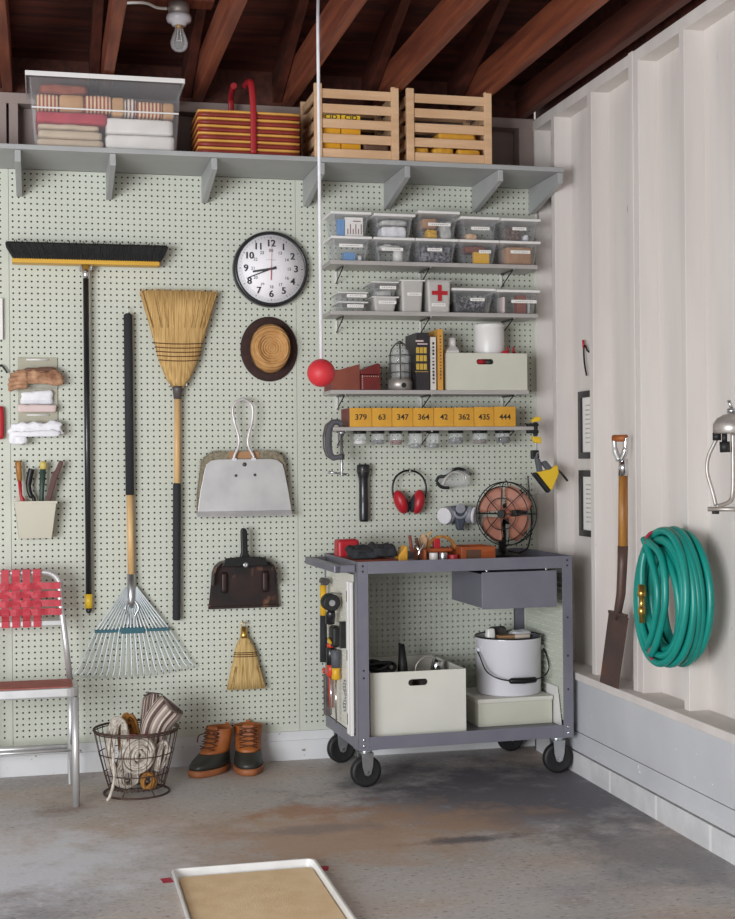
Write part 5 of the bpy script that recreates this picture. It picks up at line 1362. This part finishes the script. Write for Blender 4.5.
for k in range(8):
    a = PI * 2 * k / 8; ca, sa = math.cos(a), math.sin(a)
    g.tube(spline([(0.012 * ca, -.038, .012 * sa), (RF * .5 * ca, -.034, RF * .5 * sa), (RF * .86 * ca, -.022, RF * .86 * sa), (RF * ca, 0, RF * sa), (RF * .99 * ca, .03, RF * .99 * sa), (RF * .4 * ca, .055, RF * .4 * sa)], 4), .0021, 6)
fv(g.tube([(0, -.042, 0), (0, -.032, 0)], .018, 20)).build('cage', 'black_metal', t)
for k in range(4):
    a0 = math.radians(48 + 90 * k); b = MB(); rings = []
    for i in range(9):
        f_ = i / 8; r = .022 + .106 * f_; ring = []
        half = .3 + .4 * math.sin(min(1, f_ * 1.1) * PI * .56)
        if f_ > .85: half *= 1 - (f_ - .85) * 2.2
        for j in range(8):
            s_ = j / 7 * 2 - 1; a = a0 + s_ * half
            ring.append((r * math.cos(a), .004 - s_ * .015 * (.4 + f_ * .6), r * math.sin(a)))
        rings.append(ring)
    top = [[(p[0], p[1] - .0012, p[2]) for p in ring] for ring in rings]
    loop = [r_ + t_[::-1] for r_, t_ in zip(rings, top)]
    fv(b.loft(loop)).build('blade', 'copper_blade', t)
fv(MB().tube([(0, -.016, 0), (0, -.006, 0), (0, .03, 0)], [.012, .024, .026], 20)).build('hub', 'copper_blade', t)
mbx = MB().tube(spline([(.03, .1, .03), (.09, .11, .016), (.115, .12, .018), (.14, .1, .04), (.155, .1, .11), (.16, .1, .18), (.15, .1, .26), (.152, .12, .36)], 8), .0042, 8)
mbx.build('power_cord', 'black_rubber', t)

# tools hung on the cart's left side: local x negative is outwards
SX = -.0052
t = on_cart('claw_hammer', 'hammer with yellow and black handle on the cart side', 'hammer', 0, 0, 0)
y = .42
MB().tube([(-.04, y, .79), (-.04, y, .66)], .014, 12).build('yellow_grip', 'yellow_paint', t)
MB().tube([(-.04, y, .66), (-.04, y, .46)], [.0145, .0165], 12).build('handle', 'black_foam', t)
MB().tube([(-.04, y, .785), (-.04, y, .805)], .011, 12).tube([(-.04, y + .05, .8), (-.04, y + .02, .81), (-.04, y - .03, .81), (-.04, y - .05, .808)], [.006, .012, .012, .017], 12).build('head', 'steel_dark', t)
MB().tube([(SX, y + .02, .8), (-.04, y + .02, .8)], .0025, 6).build('hook', 'zinc', t)
t = on_cart('rubber_mallet', 'black round headed mallet on the cart side near the white strips', 'mallet', 0, 0, 0)
y = .23
MB().tube([(-.055, y - .03, .735), (-.055, y - .026, .735), (-.055, y + .03, .735)], [.03, .036, .036], 24).build('head', 'black_rubber', t)
MB().tube([(-.055, y - .034, .735), (-.055, y - .0302, .735)], .013, 16).build('head_face', 'zinc', t)
MB().tube([(-.05, y + .0, .7), (-.05, y + .02, .68), (-.05, y + .03, .645)], [.014, .022, .02], 14).build('handle', 'black_gloss', t)
MB().tube([(SX, y, .768), (-.05, y, .7745), (-.054, y, .775)], .003, 6).build('hook', 'zinc', t)
t = on_cart('hand_tool', 'black tool with a yellow tag low on the cart side', 'tool', 0, 0, 0)
MB().soft(-.04, SX, .26, .33, .54, .63, .014, 8, .001).build('body', 'black_rubber', t)
MB().tube([(-.047, .27, .56), (-.047, .3, .575)], .007, 8).build('tag', 'yellow_paint', t)
t = on_cart('hand_tool', 'small black tool hanging beside the white strips', 'tool', 0, 0, 0)
MB().prism([(.165, .66), (.185, .66), (.18, .6), (.195, .58), (.19, .55), (.165, .55)], 'x', -.03, SX).build('body', 'black_rubber', t, .002)
for lb, y, m1, m2, z0 in (('screwdriver with black and red handle on the cart side', .335, 'black_gloss', 'red_plastic', .35),
                          ('screwdriver with gray and yellow handle on the cart side', .245, 'gray_grip', 'yellow_paint', .33)):
    if m2 == 'red_plastic' and m2 not in MATS: mat('red_plastic', '#d0402b', rough=.35)
    t = on_cart('screwdriver', lb, 'screwdriver', 0, 0, 0, 'screwdrivers on the cart side')
    MB().tube([(-.03, y, .535), (-.03, y, .53), (-.03, y, .46)], [.014, .02, .019], 14).build('handle', m1, t)
    MB().tube([(-.03, y, .46), (-.03, y, .44), (-.03, y, .415), (-.03, y, .41)], [.019, .016, .02, .012], 14).build('collar', m2, t)
    MB().tube([(-.03, y, .41), (-.03, y, z0 - .1)], .0042, 8).build('shaft', 'chrome', t)
    MB().tube([(SX, y, .43), (-.03, y, .4275)], .003, 6).build('hook', 'zinc', t)
    if m1 == 'black_gloss': MB().tube([(-.03, y, .533), (-.03, y, .55)], .016, 14).build('end_cap', 'red_plastic', t)
t = on_cart('pliers', 'red handled pliers behind the screwdrivers on the cart side', 'pliers', 0, 0, 0)
MB().tube([(-.02, .38, .42), (-.02, .385, .35), (-.02, .375, .27)], .008, 8).build('handle', 'red_plastic', t)
MB().tube([(-.02, .382, .415), (-.02, .382, .46)], .008, 8).build('jaw', 'zinc', t)
t = on_cart('small_level', 'gray ruler like tool at the rear edge of the cart side', 'level', 0, 0, 0)
MB().box(-.03, SX, .44, .475, .225, .4).build('body', 'steel_dark', t, .002)
MB().tube([(-.031, .457, .405), (-.031, .457, .43)], .006, 8).build('end_tip', 'red_plastic', t)
t = on_cart('chain_loop', 'silver chain and washers on the cart side', 'chain', 0, 0, 0)
b = MB()
for k in range(9):
    c = (-.012, .17 + .018 * math.sin(k * 1.1), .41 - .014 * k)
    b.tube([(c[0], c[1] + .009 * math.cos(a), c[2] + .009 * math.sin(a)) for a in [2 * PI * j / 12 for j in range(12)]], .0022, 6, True)
b.build('links', 'zinc', t)
# ------------------------------------------------------------------ on the floor
# webbed metal chair, cut by the left edge
t = thing('webbed_chair', 'aluminum folding chair with red woven webbing at the left edge', 'chair', (-.11, -.4, 0))
XR, XL = .118, -.338
XM = (XR + XL) / 2
def br(path, r=.0125, n=10): return MB().tube(path, r, n)
yb, yt = -.205, -.2
# back frame: inverted U, slightly narrower at the top
bt = .052; bl = -.272
back = [(.103, -.225, .43), (.085, -.215, .6), (.066, -.2, .76)] + [(.066 - .065 + .065 * math.cos(a), -.195, .815 + .06 * math.sin(a)) for a in [PI / 2 * k / 8 for k in range(9)]]
mir = [(2 * XM - x, y, z) for x, y, z in back][::-1]
MB().tube(back + mir, .0125, 10, flat=(1, .8, 1)).build('back_frame', 'aluminum', t)
MB().box(2 * XM - .074, .07, -.215, -.2, .655, .678).build('back_rail', 'aluminum', t, .003)
for i in range(5):
    x = XM + (i - 2) * .042 + .0
    zs = [.874, .83, .795, .765, .735, .705, .68, .653]
    pts = []
    b = MB()
    for k in range(len(zs)):
        o = .006 if (k + i) % 2 else -.006
        if k == 0 or k == len(zs) - 1: o = -.007
        pts.append((x, -.206 + o, zs[k]))
    pts = spline(pts, 4)
    b.loft([[(p[0] - .0155, p[1] - .0014, p[2]), (p[0] + .0155, p[1] - .0014, p[2]), (p[0] + .0155, p[1] + .0014, p[2]), (p[0] - .0155, p[1] + .0014, p[2])] for p in pts])
    b.box(x - .0155, x + .0155, -.222, -.193, .653, .68)
    b.box(x - .0155, x + .0155, -.215, -.18, .862, .889)
    for j in range(len(b.sm)): b.sm[j] = False
    b.build('upright_strap', 'chair_web', t) if 'chair_web' in MATS else b.build('upright_strap', mat('chair_web', '#c63f4c', '#b13543', scale=40, rough=.6, bump=.25, bscale=200), t)
for i in range(4):
    z = .82 - i * .0355
    b = MB(); pts = []
    for k in range(-4, 5):
        o = -.006 if (k + i) % 2 else .006
        if abs(k) == 4: o = -.006
        pts.append((XM + k * .042 * 1.02, -.206 + o, z))
    pts = spline(pts, 4)
    b.loft([[(p[0], p[1] - .0014, p[2] - .0135), (p[0], p[1] - .0014, p[2] + .0135), (p[0], p[1] + .0014, p[2] + .0135), (p[0], p[1] + .0014, p[2] - .0135)] for p in pts])
    for s_ in (-1, 1):
        xe = XM + s_ * (.178 + .001 * i)
        b.box(min(xe, xe - s_ * .022), max(xe, xe - s_ * .022), -.222, -.186, z - .0135, z + .0135)
    for j in range(len(b.sm)): b.sm[j] = False
    b.build('cross_strap', 'chair_web', t)
# seat
rr = lambda x0, x1, y0, y1, r: [(x1 - r + r * math.cos(a), y1 - r + r * math.sin(a)) for a in [PI / 2 * k / 5 for k in range(6)]] + [(x0 + r + r * math.cos(a), y1 - r + r * math.sin(a)) for a in [PI / 2 + PI / 2 * k / 5 for k in range(6)]] + \
    [(x0 + r + r * math.cos(a), y0 + r + r * math.sin(a)) for a in [PI + PI / 2 * k / 5 for k in range(6)]] + [(x1 - r + r * math.cos(a), y0 + r + r * math.sin(a)) for a in [PI * 1.5 + PI / 2 * k / 5 for k in range(6)]]
SP = rr(XL - .012, XR + .012, -.605, -.2, .045)
tl = lambda mb: (setattr(mb, 'v', [(x, y, z + .018 - (y + .6) * .07) for x, y, z in mb.v]), mb)[1]
tl(MB().prism(SP, 'z', .405, .442)).build('seat_frame', 'aluminum', t, .006, 3)
tl(MB().prism(rr(XL + .01, XR - .01, -.585, -.22, .035), 'z', .4425, .4455)).build('seat', 'seat_web' if 'seat_web' in MATS else mat('seat_web', '#bb6a5e', '#a35a50', scale=30, rough=.7, bump=.3, bscale=120), t)
def leg(p0, p1): MB().tube([p0, p1], .014, 10).build('leg', 'aluminum', t)
for s_ in (0, 1):
    mx = lambda x: x if s_ == 0 else 2 * XM - x
    leg((mx(.115), -.575, .42), (mx(.116), -.59, .0)); leg((mx(.104), -.215, .44), (mx(.105), -.205, .0))
    MB().box(min(mx(.0935), mx(.117)), max(mx(.0935), mx(.117)), -.218, -.192, 0.0, .14).build('leg_sleeve', 'aluminum', t, .003)
    MB().tube([(mx(.113), -.575, .405), (mx(.106), -.22, .17)], .006, 8).build('brace', 'aluminum', t)
MB().tube([(2 * XM - .105, -.2, .155), (.105, -.2, .155)], .0105, 10).build('stretcher', 'aluminum', t)
MB().tube([(2 * XM - .105, -.216, .142), (.105, -.216, .142)], .007, 8).build('stretcher', 'aluminum', t)

# wire basket with ropes and a rolled rug
BX, BY = .357, -.42
t = thing('wire_basket', 'rusty round wire basket on the floor beside the chair', 'basket', (BX, BY, 0))
def hoop(r, z, w, n=40): return MB().tube([(BX + r * math.cos(a), BY + r * math.sin(a), z) for a in [2 * PI * k / n for k in range(n)]], w, 6, True)
b = hoop(.13, .004, .004); b.build('foot_ring', 'rust_wire', t)
hoop(.168, .258, .005).build('rim', 'rust_wire', t)
hoop(.166, .249, .0025).build('rim', 'rust_wire', t)
for r, z in ((.148, .165), (.128, .085), (.112, .03)): hoop(r, z, .0023).build('ring', 'rust_wire', t)
for k in range(28):
    a = 2 * PI * k / 28; ca, sa = math.cos(a), math.sin(a)
    MB().tube([(BX + r * ca, BY + r * sa, z) for r, z in ((.04, .024), (.1, .022), (.113, .034), (.128, .085), (.148, .165), (.1675, .257))], .0016, 5).build('wire', 'rust_wire', t)
b = hoop(.04, .024, .0022)
for k in range(6):
    a = 2 * PI * k / 6; b.tube([(BX + .13 * math.cos(a), BY + .13 * math.sin(a), .004), (BX + .105 * math.cos(a), BY + .105 * math.sin(a), .024)], .0025, 5)
b.build('base_ring', 'rust_wire', t)
G = 'ropes in the wire basket'
def skein(name, label, cx, cy, cz, rx, rz, th, n, m, tilt=0, yaw=0, r=.0065, wrap=None, lo=None):
    t = thing(name, label, 'rope', (cx, cy, cz - rz), G)
    b = MB(); Rm = Matrix.Rotation(yaw, 3, 'Z') @ Matrix.Rotation(tilt, 3, 'Y')
    for i in range(n):
        oy = R.uniform(-th, th); ox = R.uniform(-.008, .008); q = R.uniform(lo, 1) if lo else 0; sx = rx * (q or R.uniform(.62, 1.0)); sz = rz * (q or R.uniform(.85, 1.0))
        ph = R.random() * 6
        pts = []
        for k in range(26):
            a = 2 * PI * k / 26
            p = Vector((ox + sx * math.cos(a), oy + .006 * math.sin(2 * a + ph), sz * math.sin(a)))
            pts.append(Vector((cx, cy, cz)) + Rm @ p)
        b.tube(pts, r, 6, True)
    b.build('coils', m, t)
    if wrap:
        w = MB()
        for i in range(6):
            z = wrap - .016 + i * .0065
            w.tube([Vector((cx, cy, cz)) + Rm @ Vector((rx * 1.02 * math.cos(a), (th + .008) * math.sin(a), z)) for a in [2 * PI * k / 18 for k in range(18)]], r * .9, 6, True)
        w.build('wrapping', m, t)
    return t
skein('rope_coil', 'white rope hank at the left in the wire basket', .278, -.425, .197, .036, .112, .03, 24, 'rope_white', .1, .2, .006)
skein('rope_coil', 'golden jute rope hank at the middle of the wire basket', .33, -.35, .195, .032, .108, .03, 24, 'rope_jute', 0, .1, .0058, lo=.25)
skein('rope_coil', 'thick pale cotton rope coil at the front of the wire basket', .362, -.492, .165, .062, .075, .022, 30, 'rope_white', .5, 0, .0062, lo=.12)
skein('rope_coil', 'pale rope loop low at the front of the wire basket', .322, -.458, .07, .046, .034, .024, 30, 'rope_white', -.4, .4, .005)
skein('rope_coil', 'brown and white rope at the bottom right of the wire basket', .398, -.49, .06, .026, .03, .014, 12, 'rope_jute', .3, -.4, .005)
skein('rope_coil', 'pale striped rope coil at the right front of the wire basket', .452, -.462, .15, .024, .06, .014, 16, 'rope_white', .35, .5, .005)
o = MB().soft(.325, .405, -.462, -.42, .2, .235, .014, 10, .006, 40, 3).build('red_bandana', mat('bandana', '#b23441', '#e4cfc9', scale=60, rough=.9, lo=.5, hi=.6), origin=(.36, -.44, .2)); tag(o, 'red and white speckled cloth strip under the jute rope', 'cloth')
o = MB()
o.tube(spline([(.262, -.55, .19), (.258, -.565, .15), (.262, -.565, .09), (.245, -.575, .03), (.232, -.58, .012)], 6), .006, 8)
tag(o.build('rope_end', 'rope_white', origin=(.24, -.57, .006)), 'loose white rope end hanging down outside the wire basket', 'rope')
# rolled rugs: the stripes run along the roll
RUGC = ['#8f8078', '#c9bcb0', '#5a4743', '#b3a397', '#9c8b81', '#d2c6ba', '#67534e', '#a9988d']
for i, c in enumerate(RUGC): mat('rug_%d' % i, c, rough=.95, bump=.5, bscale=220)
def rug(label, path, rx, ry, seed, dark):
    t = thing('rolled_rug', label, 'rug', path[0], 'rolled rugs in the wire basket')
    P = spline(path, 5); b = MB(); rings = []; n = 48; m = len(P)
    for i, p in enumerate(P):
        tg = (P[min(i + 1, m - 1)] - P[max(i - 1, 0)]).normalized()
        u = (Vector((1, 0, 0)) - tg * tg.x).normalized(); v = tg.cross(u); f_ = i / (m - 1)
        s_ = (.82 + .25 * f_) * (.93 if i in (0, m - 1) else 1)
        rings.append([tuple(p + u * rx * s_ * (1 + .06 * math.sin(3 * a + seed) + .03 * math.sin(8 * a)) * math.cos(a) + v * ry * s_ * (1 + .08 * math.sin(2 * a + seed)) * math.sin(a)
                            + tg * (.012 * math.sin(2 * a + seed) if i == m - 1 else 0)) for a in [2 * PI * k / n for k in range(n)]])
    b.loft(rings)
    o = b.build('roll', 'rug_0', t)
    for k in range(1, 8): o.data.materials.append(MATS['rug_%d' % k])
    pat = [0, 1, 2, 3, 4, 3, 1, 6, 2, 4, 5, 7, 0, 5, 2, 2, 3, 1, 6, 7, 4, 1, 0, 3] if not dark else [2, 6, 0, 2, 3, 6, 2, 4, 6, 2, 0, 6, 1, 2, 6, 7, 2, 6, 4, 2, 3, 6, 0, 2]
    for f in o.data.polygons:
        if len(f.vertices) == 4: f.material_index = pat[(f.index % n) % 24]
    e = MB(); c0 = P[-1]; tg = (P[-1] - P[-2]).normalized(); u = (Vector((1, 0, 0)) - tg * tg.x).normalized(); v = tg.cross(u)
    e.tube([c0 + tg * .013 + (u * rx * math.cos(k * .32) + v * ry * math.sin(k * .32)) * (.95 - k * .0145) for k in range(60)], .003, 5).build('spiral_edge', 'rug_2', t)
rug('striped gray and white rag rug rolled up, leaning right out of the basket', [(.402, -.41, .045), (.415, -.405, .16), (.436, -.4, .262), (.495, -.392, .335)], .058, .036, 1, False)
rug('darker striped rag rug roll behind the other, standing in the basket', [(.392, -.362, .05), (.404, -.352, .16), (.414, -.336, .26), (.43, -.32, .365)], .034, .02, 4, True)

# leather boots
def boot(label, loc, rz, tilt=0):
    t = thing('leather_boot', label, 'boot', loc, 'pair of leather boots', rz, True); t.scale = (.82, 1.25, .97)
    def sec(x0, x1, w, z, toe=1.0, n=26):
        ring = []
        for k in range(n):
            a = 2 * PI * k / n; c_, s_ = math.cos(a), math.sin(a)
            x = (x0 + x1) / 2 + (x1 - x0) / 2 * math.copysign(abs(c_) ** .75, c_)
            f_ = (x - x0) / (x1 - x0)
            ww = w * (.82 + .25 * math.sin(min(1, f_ * 1.15) * PI * .9)) if f_ > .3 else w * (.8 + .1 * f_)
            ring.append((x, ww * math.copysign(abs(s_) ** .75, s_), z))
        return ring
    MB().loft([sec(-.02, .262, .044, .0005), sec(-.026, .27, .049, .006), sec(-.028, .272, .05, .022), sec(-.026, .268, .049, .03)]).build('sole', 'sole_rubber', t)
    b = MB()
    rings = []
    for z, x0, x1, w in ((.0305, -.024, .264, .047), (.045, -.024, .262, .047), (.06, -.023, .245, .045), (.075, -.022, .205, .043), (.09, -.021, .165, .0415), (.1, -.0205, .14, .041)):
        rings.append(sec(x0, x1, w, z))
    b.loft(rings); b.build('rubber_shell', 'boot_rubber', t)
    b = MB(); rings = []
    for z, x0, x1, w in ((.088, -.0225, .178, .0425), (.1, -.022, .155, .043), (.115, -.021, .128, .043), (.14, -.022, .108, .044), (.165, -.025, .1, .0455), (.186, -.028, .098, .047), (.19, -.028, .098, .047), (.188, -.024, .094, .043), (.15, -.018, .1, .04)):
        rings.append(sec(x0, x1, w, z))
    b.loft(rings); b.build('upper', 'boot_leather', t)
    MB().prism([(.09, .1), (.15, .085), (.128, .12), (.108, .15), (.1, .195), (.09, .2)], 'y', -.02, .02).build('tongue', 'boot_leather', t, .004)
    l = MB(); pos = [(.15, .108), (.13, .126), (.117, .144), (.11, .16), (.107, .176)]
    for i, (x, z) in enumerate(pos):
        l.tube([(x - .006, -.03, z - .004), (x + .006, -.012, z + .004), (x + .004, .012, z + .008), (x - .004, .03, z + .01)], .0026, 6)
        l.tube([(x - .006, .03, z - .004), (x + .006, .012, z + .004), (x + .004, -.012, z + .008), (x - .004, -.03, z + .01)], .0026, 6)
    l.tube(spline([(.108, -.008, .172), (.13, -.04, .16), (.138, -.045, .13)], 5), .0024, 6).tube(spline([(.108, .008, .172), (.135, .03, .165), (.15, .035, .14)], 5), .0024, 6)
    l.build('laces', 'lace_brown' if 'lace_brown' in MATS else mat('lace_brown', '#5b3018', rough=.8), t)
    MB().box(-.0345, -.0285, -.008, .008, .165, .2).build('pull_loop', 'boot_leather', t, .002)
boot('brown and black leather boot turned left, left of the pair', (.752, -.082, 0), math.radians(226))
boot('brown and black leather boot facing forward, right of the pair', (.862, -.055, 0), math.radians(262))

# sheet pan with cork-coloured filling, taped to the floor
t = thing('sheet_pan', 'shallow metal sheet pan of tan filling on the concrete floor', 'pan', (.625, -1.9, 0))
X0, X1, Y0, Y1 = .392, .852, -2.26, -1.585
b = MB().box(X0 + .012, X1 - .012, Y0 + .012, Y1 - .012, .0005, .003)
for p in ([(X0, Y0), (X1, Y0), (X1, Y0 + .012), (X0, Y0 + .012)], [(X0, Y1 - .012), (X1, Y1 - .012), (X1, Y1), (X0, Y1)], [(X0, Y0 + .012), (X0 + .012, Y0 + .012), (X0 + .012, Y1 - .012), (X0, Y1 - .012)], [(X1 - .012, Y0 + .012), (X1, Y0 + .012), (X1, Y1 - .012), (X1 - .012, Y1 - .012)]):
    pass
lo_ = rr(X0 + .012, X1 - .012, Y0 + .012, Y1 - .012, .02); hi_ = rr(X0 + .002, X1 - .002, Y0 + .002, Y1 - .002, .025); hi2 = rr(X0 - .004, X1 + .004, Y0 - .004, Y1 + .004, .03); hi3 = rr(X0 + .005, X1 - .005, Y0 + .005, Y1 - .005, .023); lo2 = rr(X0 + .0145, X1 - .0145, Y0 + .0145, Y1 - .0145, .018)
b = MB().loft([[(x, y, .0004) for x, y in lo_], [(x, y, .022) for x, y in hi_], [(x, y, .0205) for x, y in hi2], [(x, y, .0245) for x, y in hi2], [(x, y, .0255) for x, y in hi_], [(x, y, .0245) for x, y in hi3], [(x, y, .003) for x, y in lo2]])
for j in range(len(b.sm)): b.sm[j] = False
b.build('tray', mat('pan_metal', '#efeeec', '#e4e2df', scale=12, rough=.4, metal=.25), t)
MB().prism(rr(X0 + .016, X1 - .016, Y0 + .016, Y1 - .05, .018), 'z', .0032, .012).build('filling', 'cork', t, .003)
for lb, x, y, a in (('red tape piece at the left corner of the sheet pan', .372, -1.622, .12), ('red tape piece at the right corner of the sheet pan', .876, -1.625, -.25)):
    M = Matrix.Translation((x, y, 0)) @ Matrix.Rotation(a, 4, 'Z')
    b = MB(); b.box(-.017, .017, -.025, .025, .0003, .001, M); b.v = b.v
    tag(b.build('tape_strip', 'red_cloth', origin=(x, y, 0)), lb, 'tape', 'red tape strips on the floor')

# ------------------------------------------------------------------ on the right wall
def frame(label, z0, z1, y0, y1):
    t = thing('picture_frame', label, 'picture frame', (2.29, (y0 + y1) / 2, z0), 'framed certificates on the right wall')
    w_ = .028
    b = MB().box(2.2825, 2.2995, y0, y1, z0, z0 + w_).box(2.2825, 2.2995, y0, y1, z1 - w_, z1).box(2.2825, 2.2995, y0, y0 + w_, z0 + w_, z1 - w_).box(2.2825, 2.2995, y1 - w_, y1, z0 + w_, z1 - w_)
    b.build('frame', 'black_gloss', t, .001)
    s_ = MB().box(2.2935, 2.299, y0 + w_, y1 - w_, z0 + w_, z1 - w_).build('sheet', 'paper', t)
    k = MB(); z = z1 - .06
    while z > z0 + .06:
        k.box(2.2927, 2.2933, y0 + .06, y1 - .06, z - .006, z); z -= .02
    k.build('printed_lines', 'paper_gray', s_)
frame('upper of two black-framed certificates between the right wall studs', 1.322, 1.615, -.635, -.36)
frame('lower of two black-framed certificates between the right wall studs', .985, 1.272, -.635, -.36)
t = thing('pruning_hook', 'thin dark curved tool hanging above the framed certificates', 'hook', (2.28, -.46, 1.68))
MB().tube(spline([(2.2995, -.46, 1.78), (2.2875, -.46, 1.79), (2.2825, -.45, 1.81), (2.2825, -.435, 1.8), (2.2825, -.44, 1.74), (2.284, -.46, 1.68)], 6), .004, 8).build('blade', 'black_metal', t)
MB().tube([(2.2825, -.435, 1.8), (2.2825, -.43, 1.835)], .006, 8).build('handle', 'red_paint', t)

# spade
SY = .045
t = thing('garden_spade', 'old spade with wooden shaft leaning on the right wall ledge', 'spade', (2.17, -1.0, .427))
xs = 2.165
MB().tube([(2.178, -1.12 + SY, 1.27), (2.17, -1.128 + SY, .965)], [.0175, .019], 16).build('shaft', 'handle_dark_wood', t)
MB().tube([(2.17, -1.128 + SY, .985), (2.168, -1.125 + SY, .9), (2.166, -1.115 + SY, .8), (2.164, -1.09 + SY, .73), (2.165, -1.075 + SY, .7)], [.0205, .019, .018, .016, .012], 14).build('socket', 'spade_steel', t)
MB().tube([(2.178, -1.12 + SY, 1.255), (2.179, -1.12 + SY, 1.32)], [.0195, .017], 14).build('ferrule', 'chrome', t)
dv = Vector((.55, -.83, 0))
c = Vector((2.166, -1.12 + SY, 0))
for s_ in (-1, 1):
    MB().tube(spline([tuple(c + dv * (s_ * .004)) [:2] + (1.315,), tuple(c + dv * (s_ * .02))[:2] + (1.345,), tuple(c + dv * (s_ * .025))[:2] + (1.375,), tuple(c + dv * (s_ * .027))[:2] + (1.405,)], 5), [.0115] * 8 + [.009] * 8, 10).build('yoke', 'chrome' if s_ > 0 else 'aluminum', t)
MB().tube([tuple(c + dv * -.03)[:2] + (1.4,), tuple(c + dv * .03)[:2] + (1.4,)], .0135, 14).build('grip', 'boot_leather', t)
bl = [(-1.0, .727), (-1.175, .727), (-1.16, .7), (-1.065, .4275 + .01), (-1.06, .4275), (-.905, .4275), (-.905, .44), (-.985, .7)]
Mz = Matrix.Translation((2.166, -1.05, 0)) @ Matrix.Rotation(math.radians(-8), 4, 'Z') @ Matrix.Translation((-2.166, 1.05, 0))
bb = MB().prism([(-1.005 + SY, .727), (-1.185 + SY, .715), (-1.08 + SY, .4275), (-.905 + SY, .4275)], 'x', 2.163, 2.167, M=None)
bb.build('blade', 'spade_steel', t, .001)
MB().box(2.156, 2.1705, -1.17 + SY, -1.01 + SY, .716, .727).build('tread', 'spade_steel', t, .002)

# teal hose hung on the stud
HC = Vector((2.12, -1.545, .835))
t = thing('garden_hose', 'coiled teal garden hose hung on the white right wall', 'hose', (2.13, -1.52, .57))
b = MB()
for i in range(15):
    lay = i // 5
    xo = 2.19 - (i % 5) * .02 - R.uniform(0, .004); ry = .2 - lay * .028 - R.uniform(0, .012); rz_ = .236 - lay * .027 - R.uniform(0, .01)
    ph = R.uniform(0, 6); ty = R.uniform(-.03, .03)
    b.tube([(xo + .01 * math.sin(a + ph), HC.y + ry * math.cos(a) + ty * math.sin(a) * .3, HC.z + rz_ * math.sin(a) - .004 * lay) for a in [2 * PI * k / 44 for k in range(44)]], .0132, 10, True)
b.tube(spline([(2.08, -1.47, 1.035), (2.07, -1.55, .97), (2.07, -1.6, .85), (2.07, -1.56, .72), (2.08, -1.49, .65)], 10), .0128, 10)
b.tube(spline([(2.08, -1.5, 1.03), (2.075, -1.62, .98), (2.07, -1.66, .84), (2.07, -1.6, .7), (2.08, -1.52, .63)], 10), .0128, 10)
b.build('coils', 'teal_hose', t)
MB().tube(spline([(2.09, -1.455, .99), (2.08, -1.452, .93), (2.078, -1.452, .865)], 6), .0128, 10).build('hose_end', 'teal_hose', t)
qx, qy = 2.078, -1.452
MB().tube([(qx, qy, .872), (qx, qy, .85), (qx, qy, .848), (qx, qy, .83), (qx, qy, .828), (qx, qy, .79), (qx, qy, .788), (qx, qy, .765), (qx, qy, .763), (qx, qy, .735)],
          [.0135, .0135, .016, .016, .011, .011, .014, .014, .0105, .0105], 12).build('brass_coupling', 'brass', t)
for p in ([(2.2215, -1.49, 1.045), (2.13, -1.488, 1.06), (2.09, -1.49, 1.052), (2.072, -1.502, 1.02), (2.085, -1.52, .992)], [(2.2215, -1.515, .62), (2.13, -1.515, .607), (2.09, -1.512, .612), (2.072, -1.522, .64), (2.085, -1.54, .668)]):
    MB().tube(spline(p, 6), .0062, 8).build('red_tie', 'red_cloth', t)

# pipe fixture cut by the right edge
t = thing('gas_lamp', 'old white capped pipe lamp mounted at the right edge', 'lamp', (2.2, -1.72, 1.13))
t.scale = (1, 1, .87); t.location.z = 1.17
LX, LY = 2.19, -1.915
MB().lathe([(.0, -.045), (.058, -.045), (.062, -.04), (.062, -.008), (.058, -.003), (.05, .012), (.028, .026), (.0, .034)], (LX, LY, 1.44), 28).build('cap', 'galvanized', t)
MB().lathe([(.0, .033), (.018, .033), (.018, .046), (.012, .05), (.0, .05)], (LX, LY, 1.44), 6).build('nut', 'zinc', t)
MB().tube([(LX, LY, 1.485), (LX - .012, LY, 1.52)], .006, 8).build('lever', 'zinc', t)
MB().tube([(LX - .045, LY + .02, 1.398), (LX - .045, LY + .02, 1.37)], .014, 12).build('valve', 'black_rubber', t)
MB().tube([(LX - .028, LY, 1.365), (LX - .026, LY, 1.325)], .017, 12).tube([(LX - .028, LY, 1.398), (LX - .028, LY, 1.36)], .009, 12).build('knob', 'black_rubber', t)
MB().tube(spline([(LX - .046, LY + .02, 1.375), (LX - .07, LY + .03, 1.31), (LX - .075, LY + .03, 1.25), (LX - .06, LY + .025, 1.18), (LX - .05, LY + .02, 1.125)], 8), .0065, 12).build('curved_pipe', 'galvanized', t)
MB().tube(spline([(LX + .002, LY, 1.398), (LX + .002, LY, 1.28), (LX + .0, LY, 1.18), (LX - .012, LY, 1.14), (LX - .055, LY + .01, 1.122)], 8), .008, 12).build('straight_pipe', 'galvanized', t)
MB().tube([(LX - .075, LY + .03, 1.112), (LX + .06, LY - .04, 1.112)], .009, 10).build('base_bar', 'galvanized', t)
MB().tube([(LX - .052, LY + .02, 1.104), (LX - .052, LY + .02, 1.094)], .012, 12).build('foot', 'black_rubber', t)
MB().box(LX + .0, 2.2995, LY - .012, LY + .012, 1.405, 1.425).build('wall_bracket', 'galvanized', t)
MB().box(LX + .045, 2.2995, LY - .04, LY - .015, 1.104, 1.12).build('wall_bracket', 'galvanized', t)
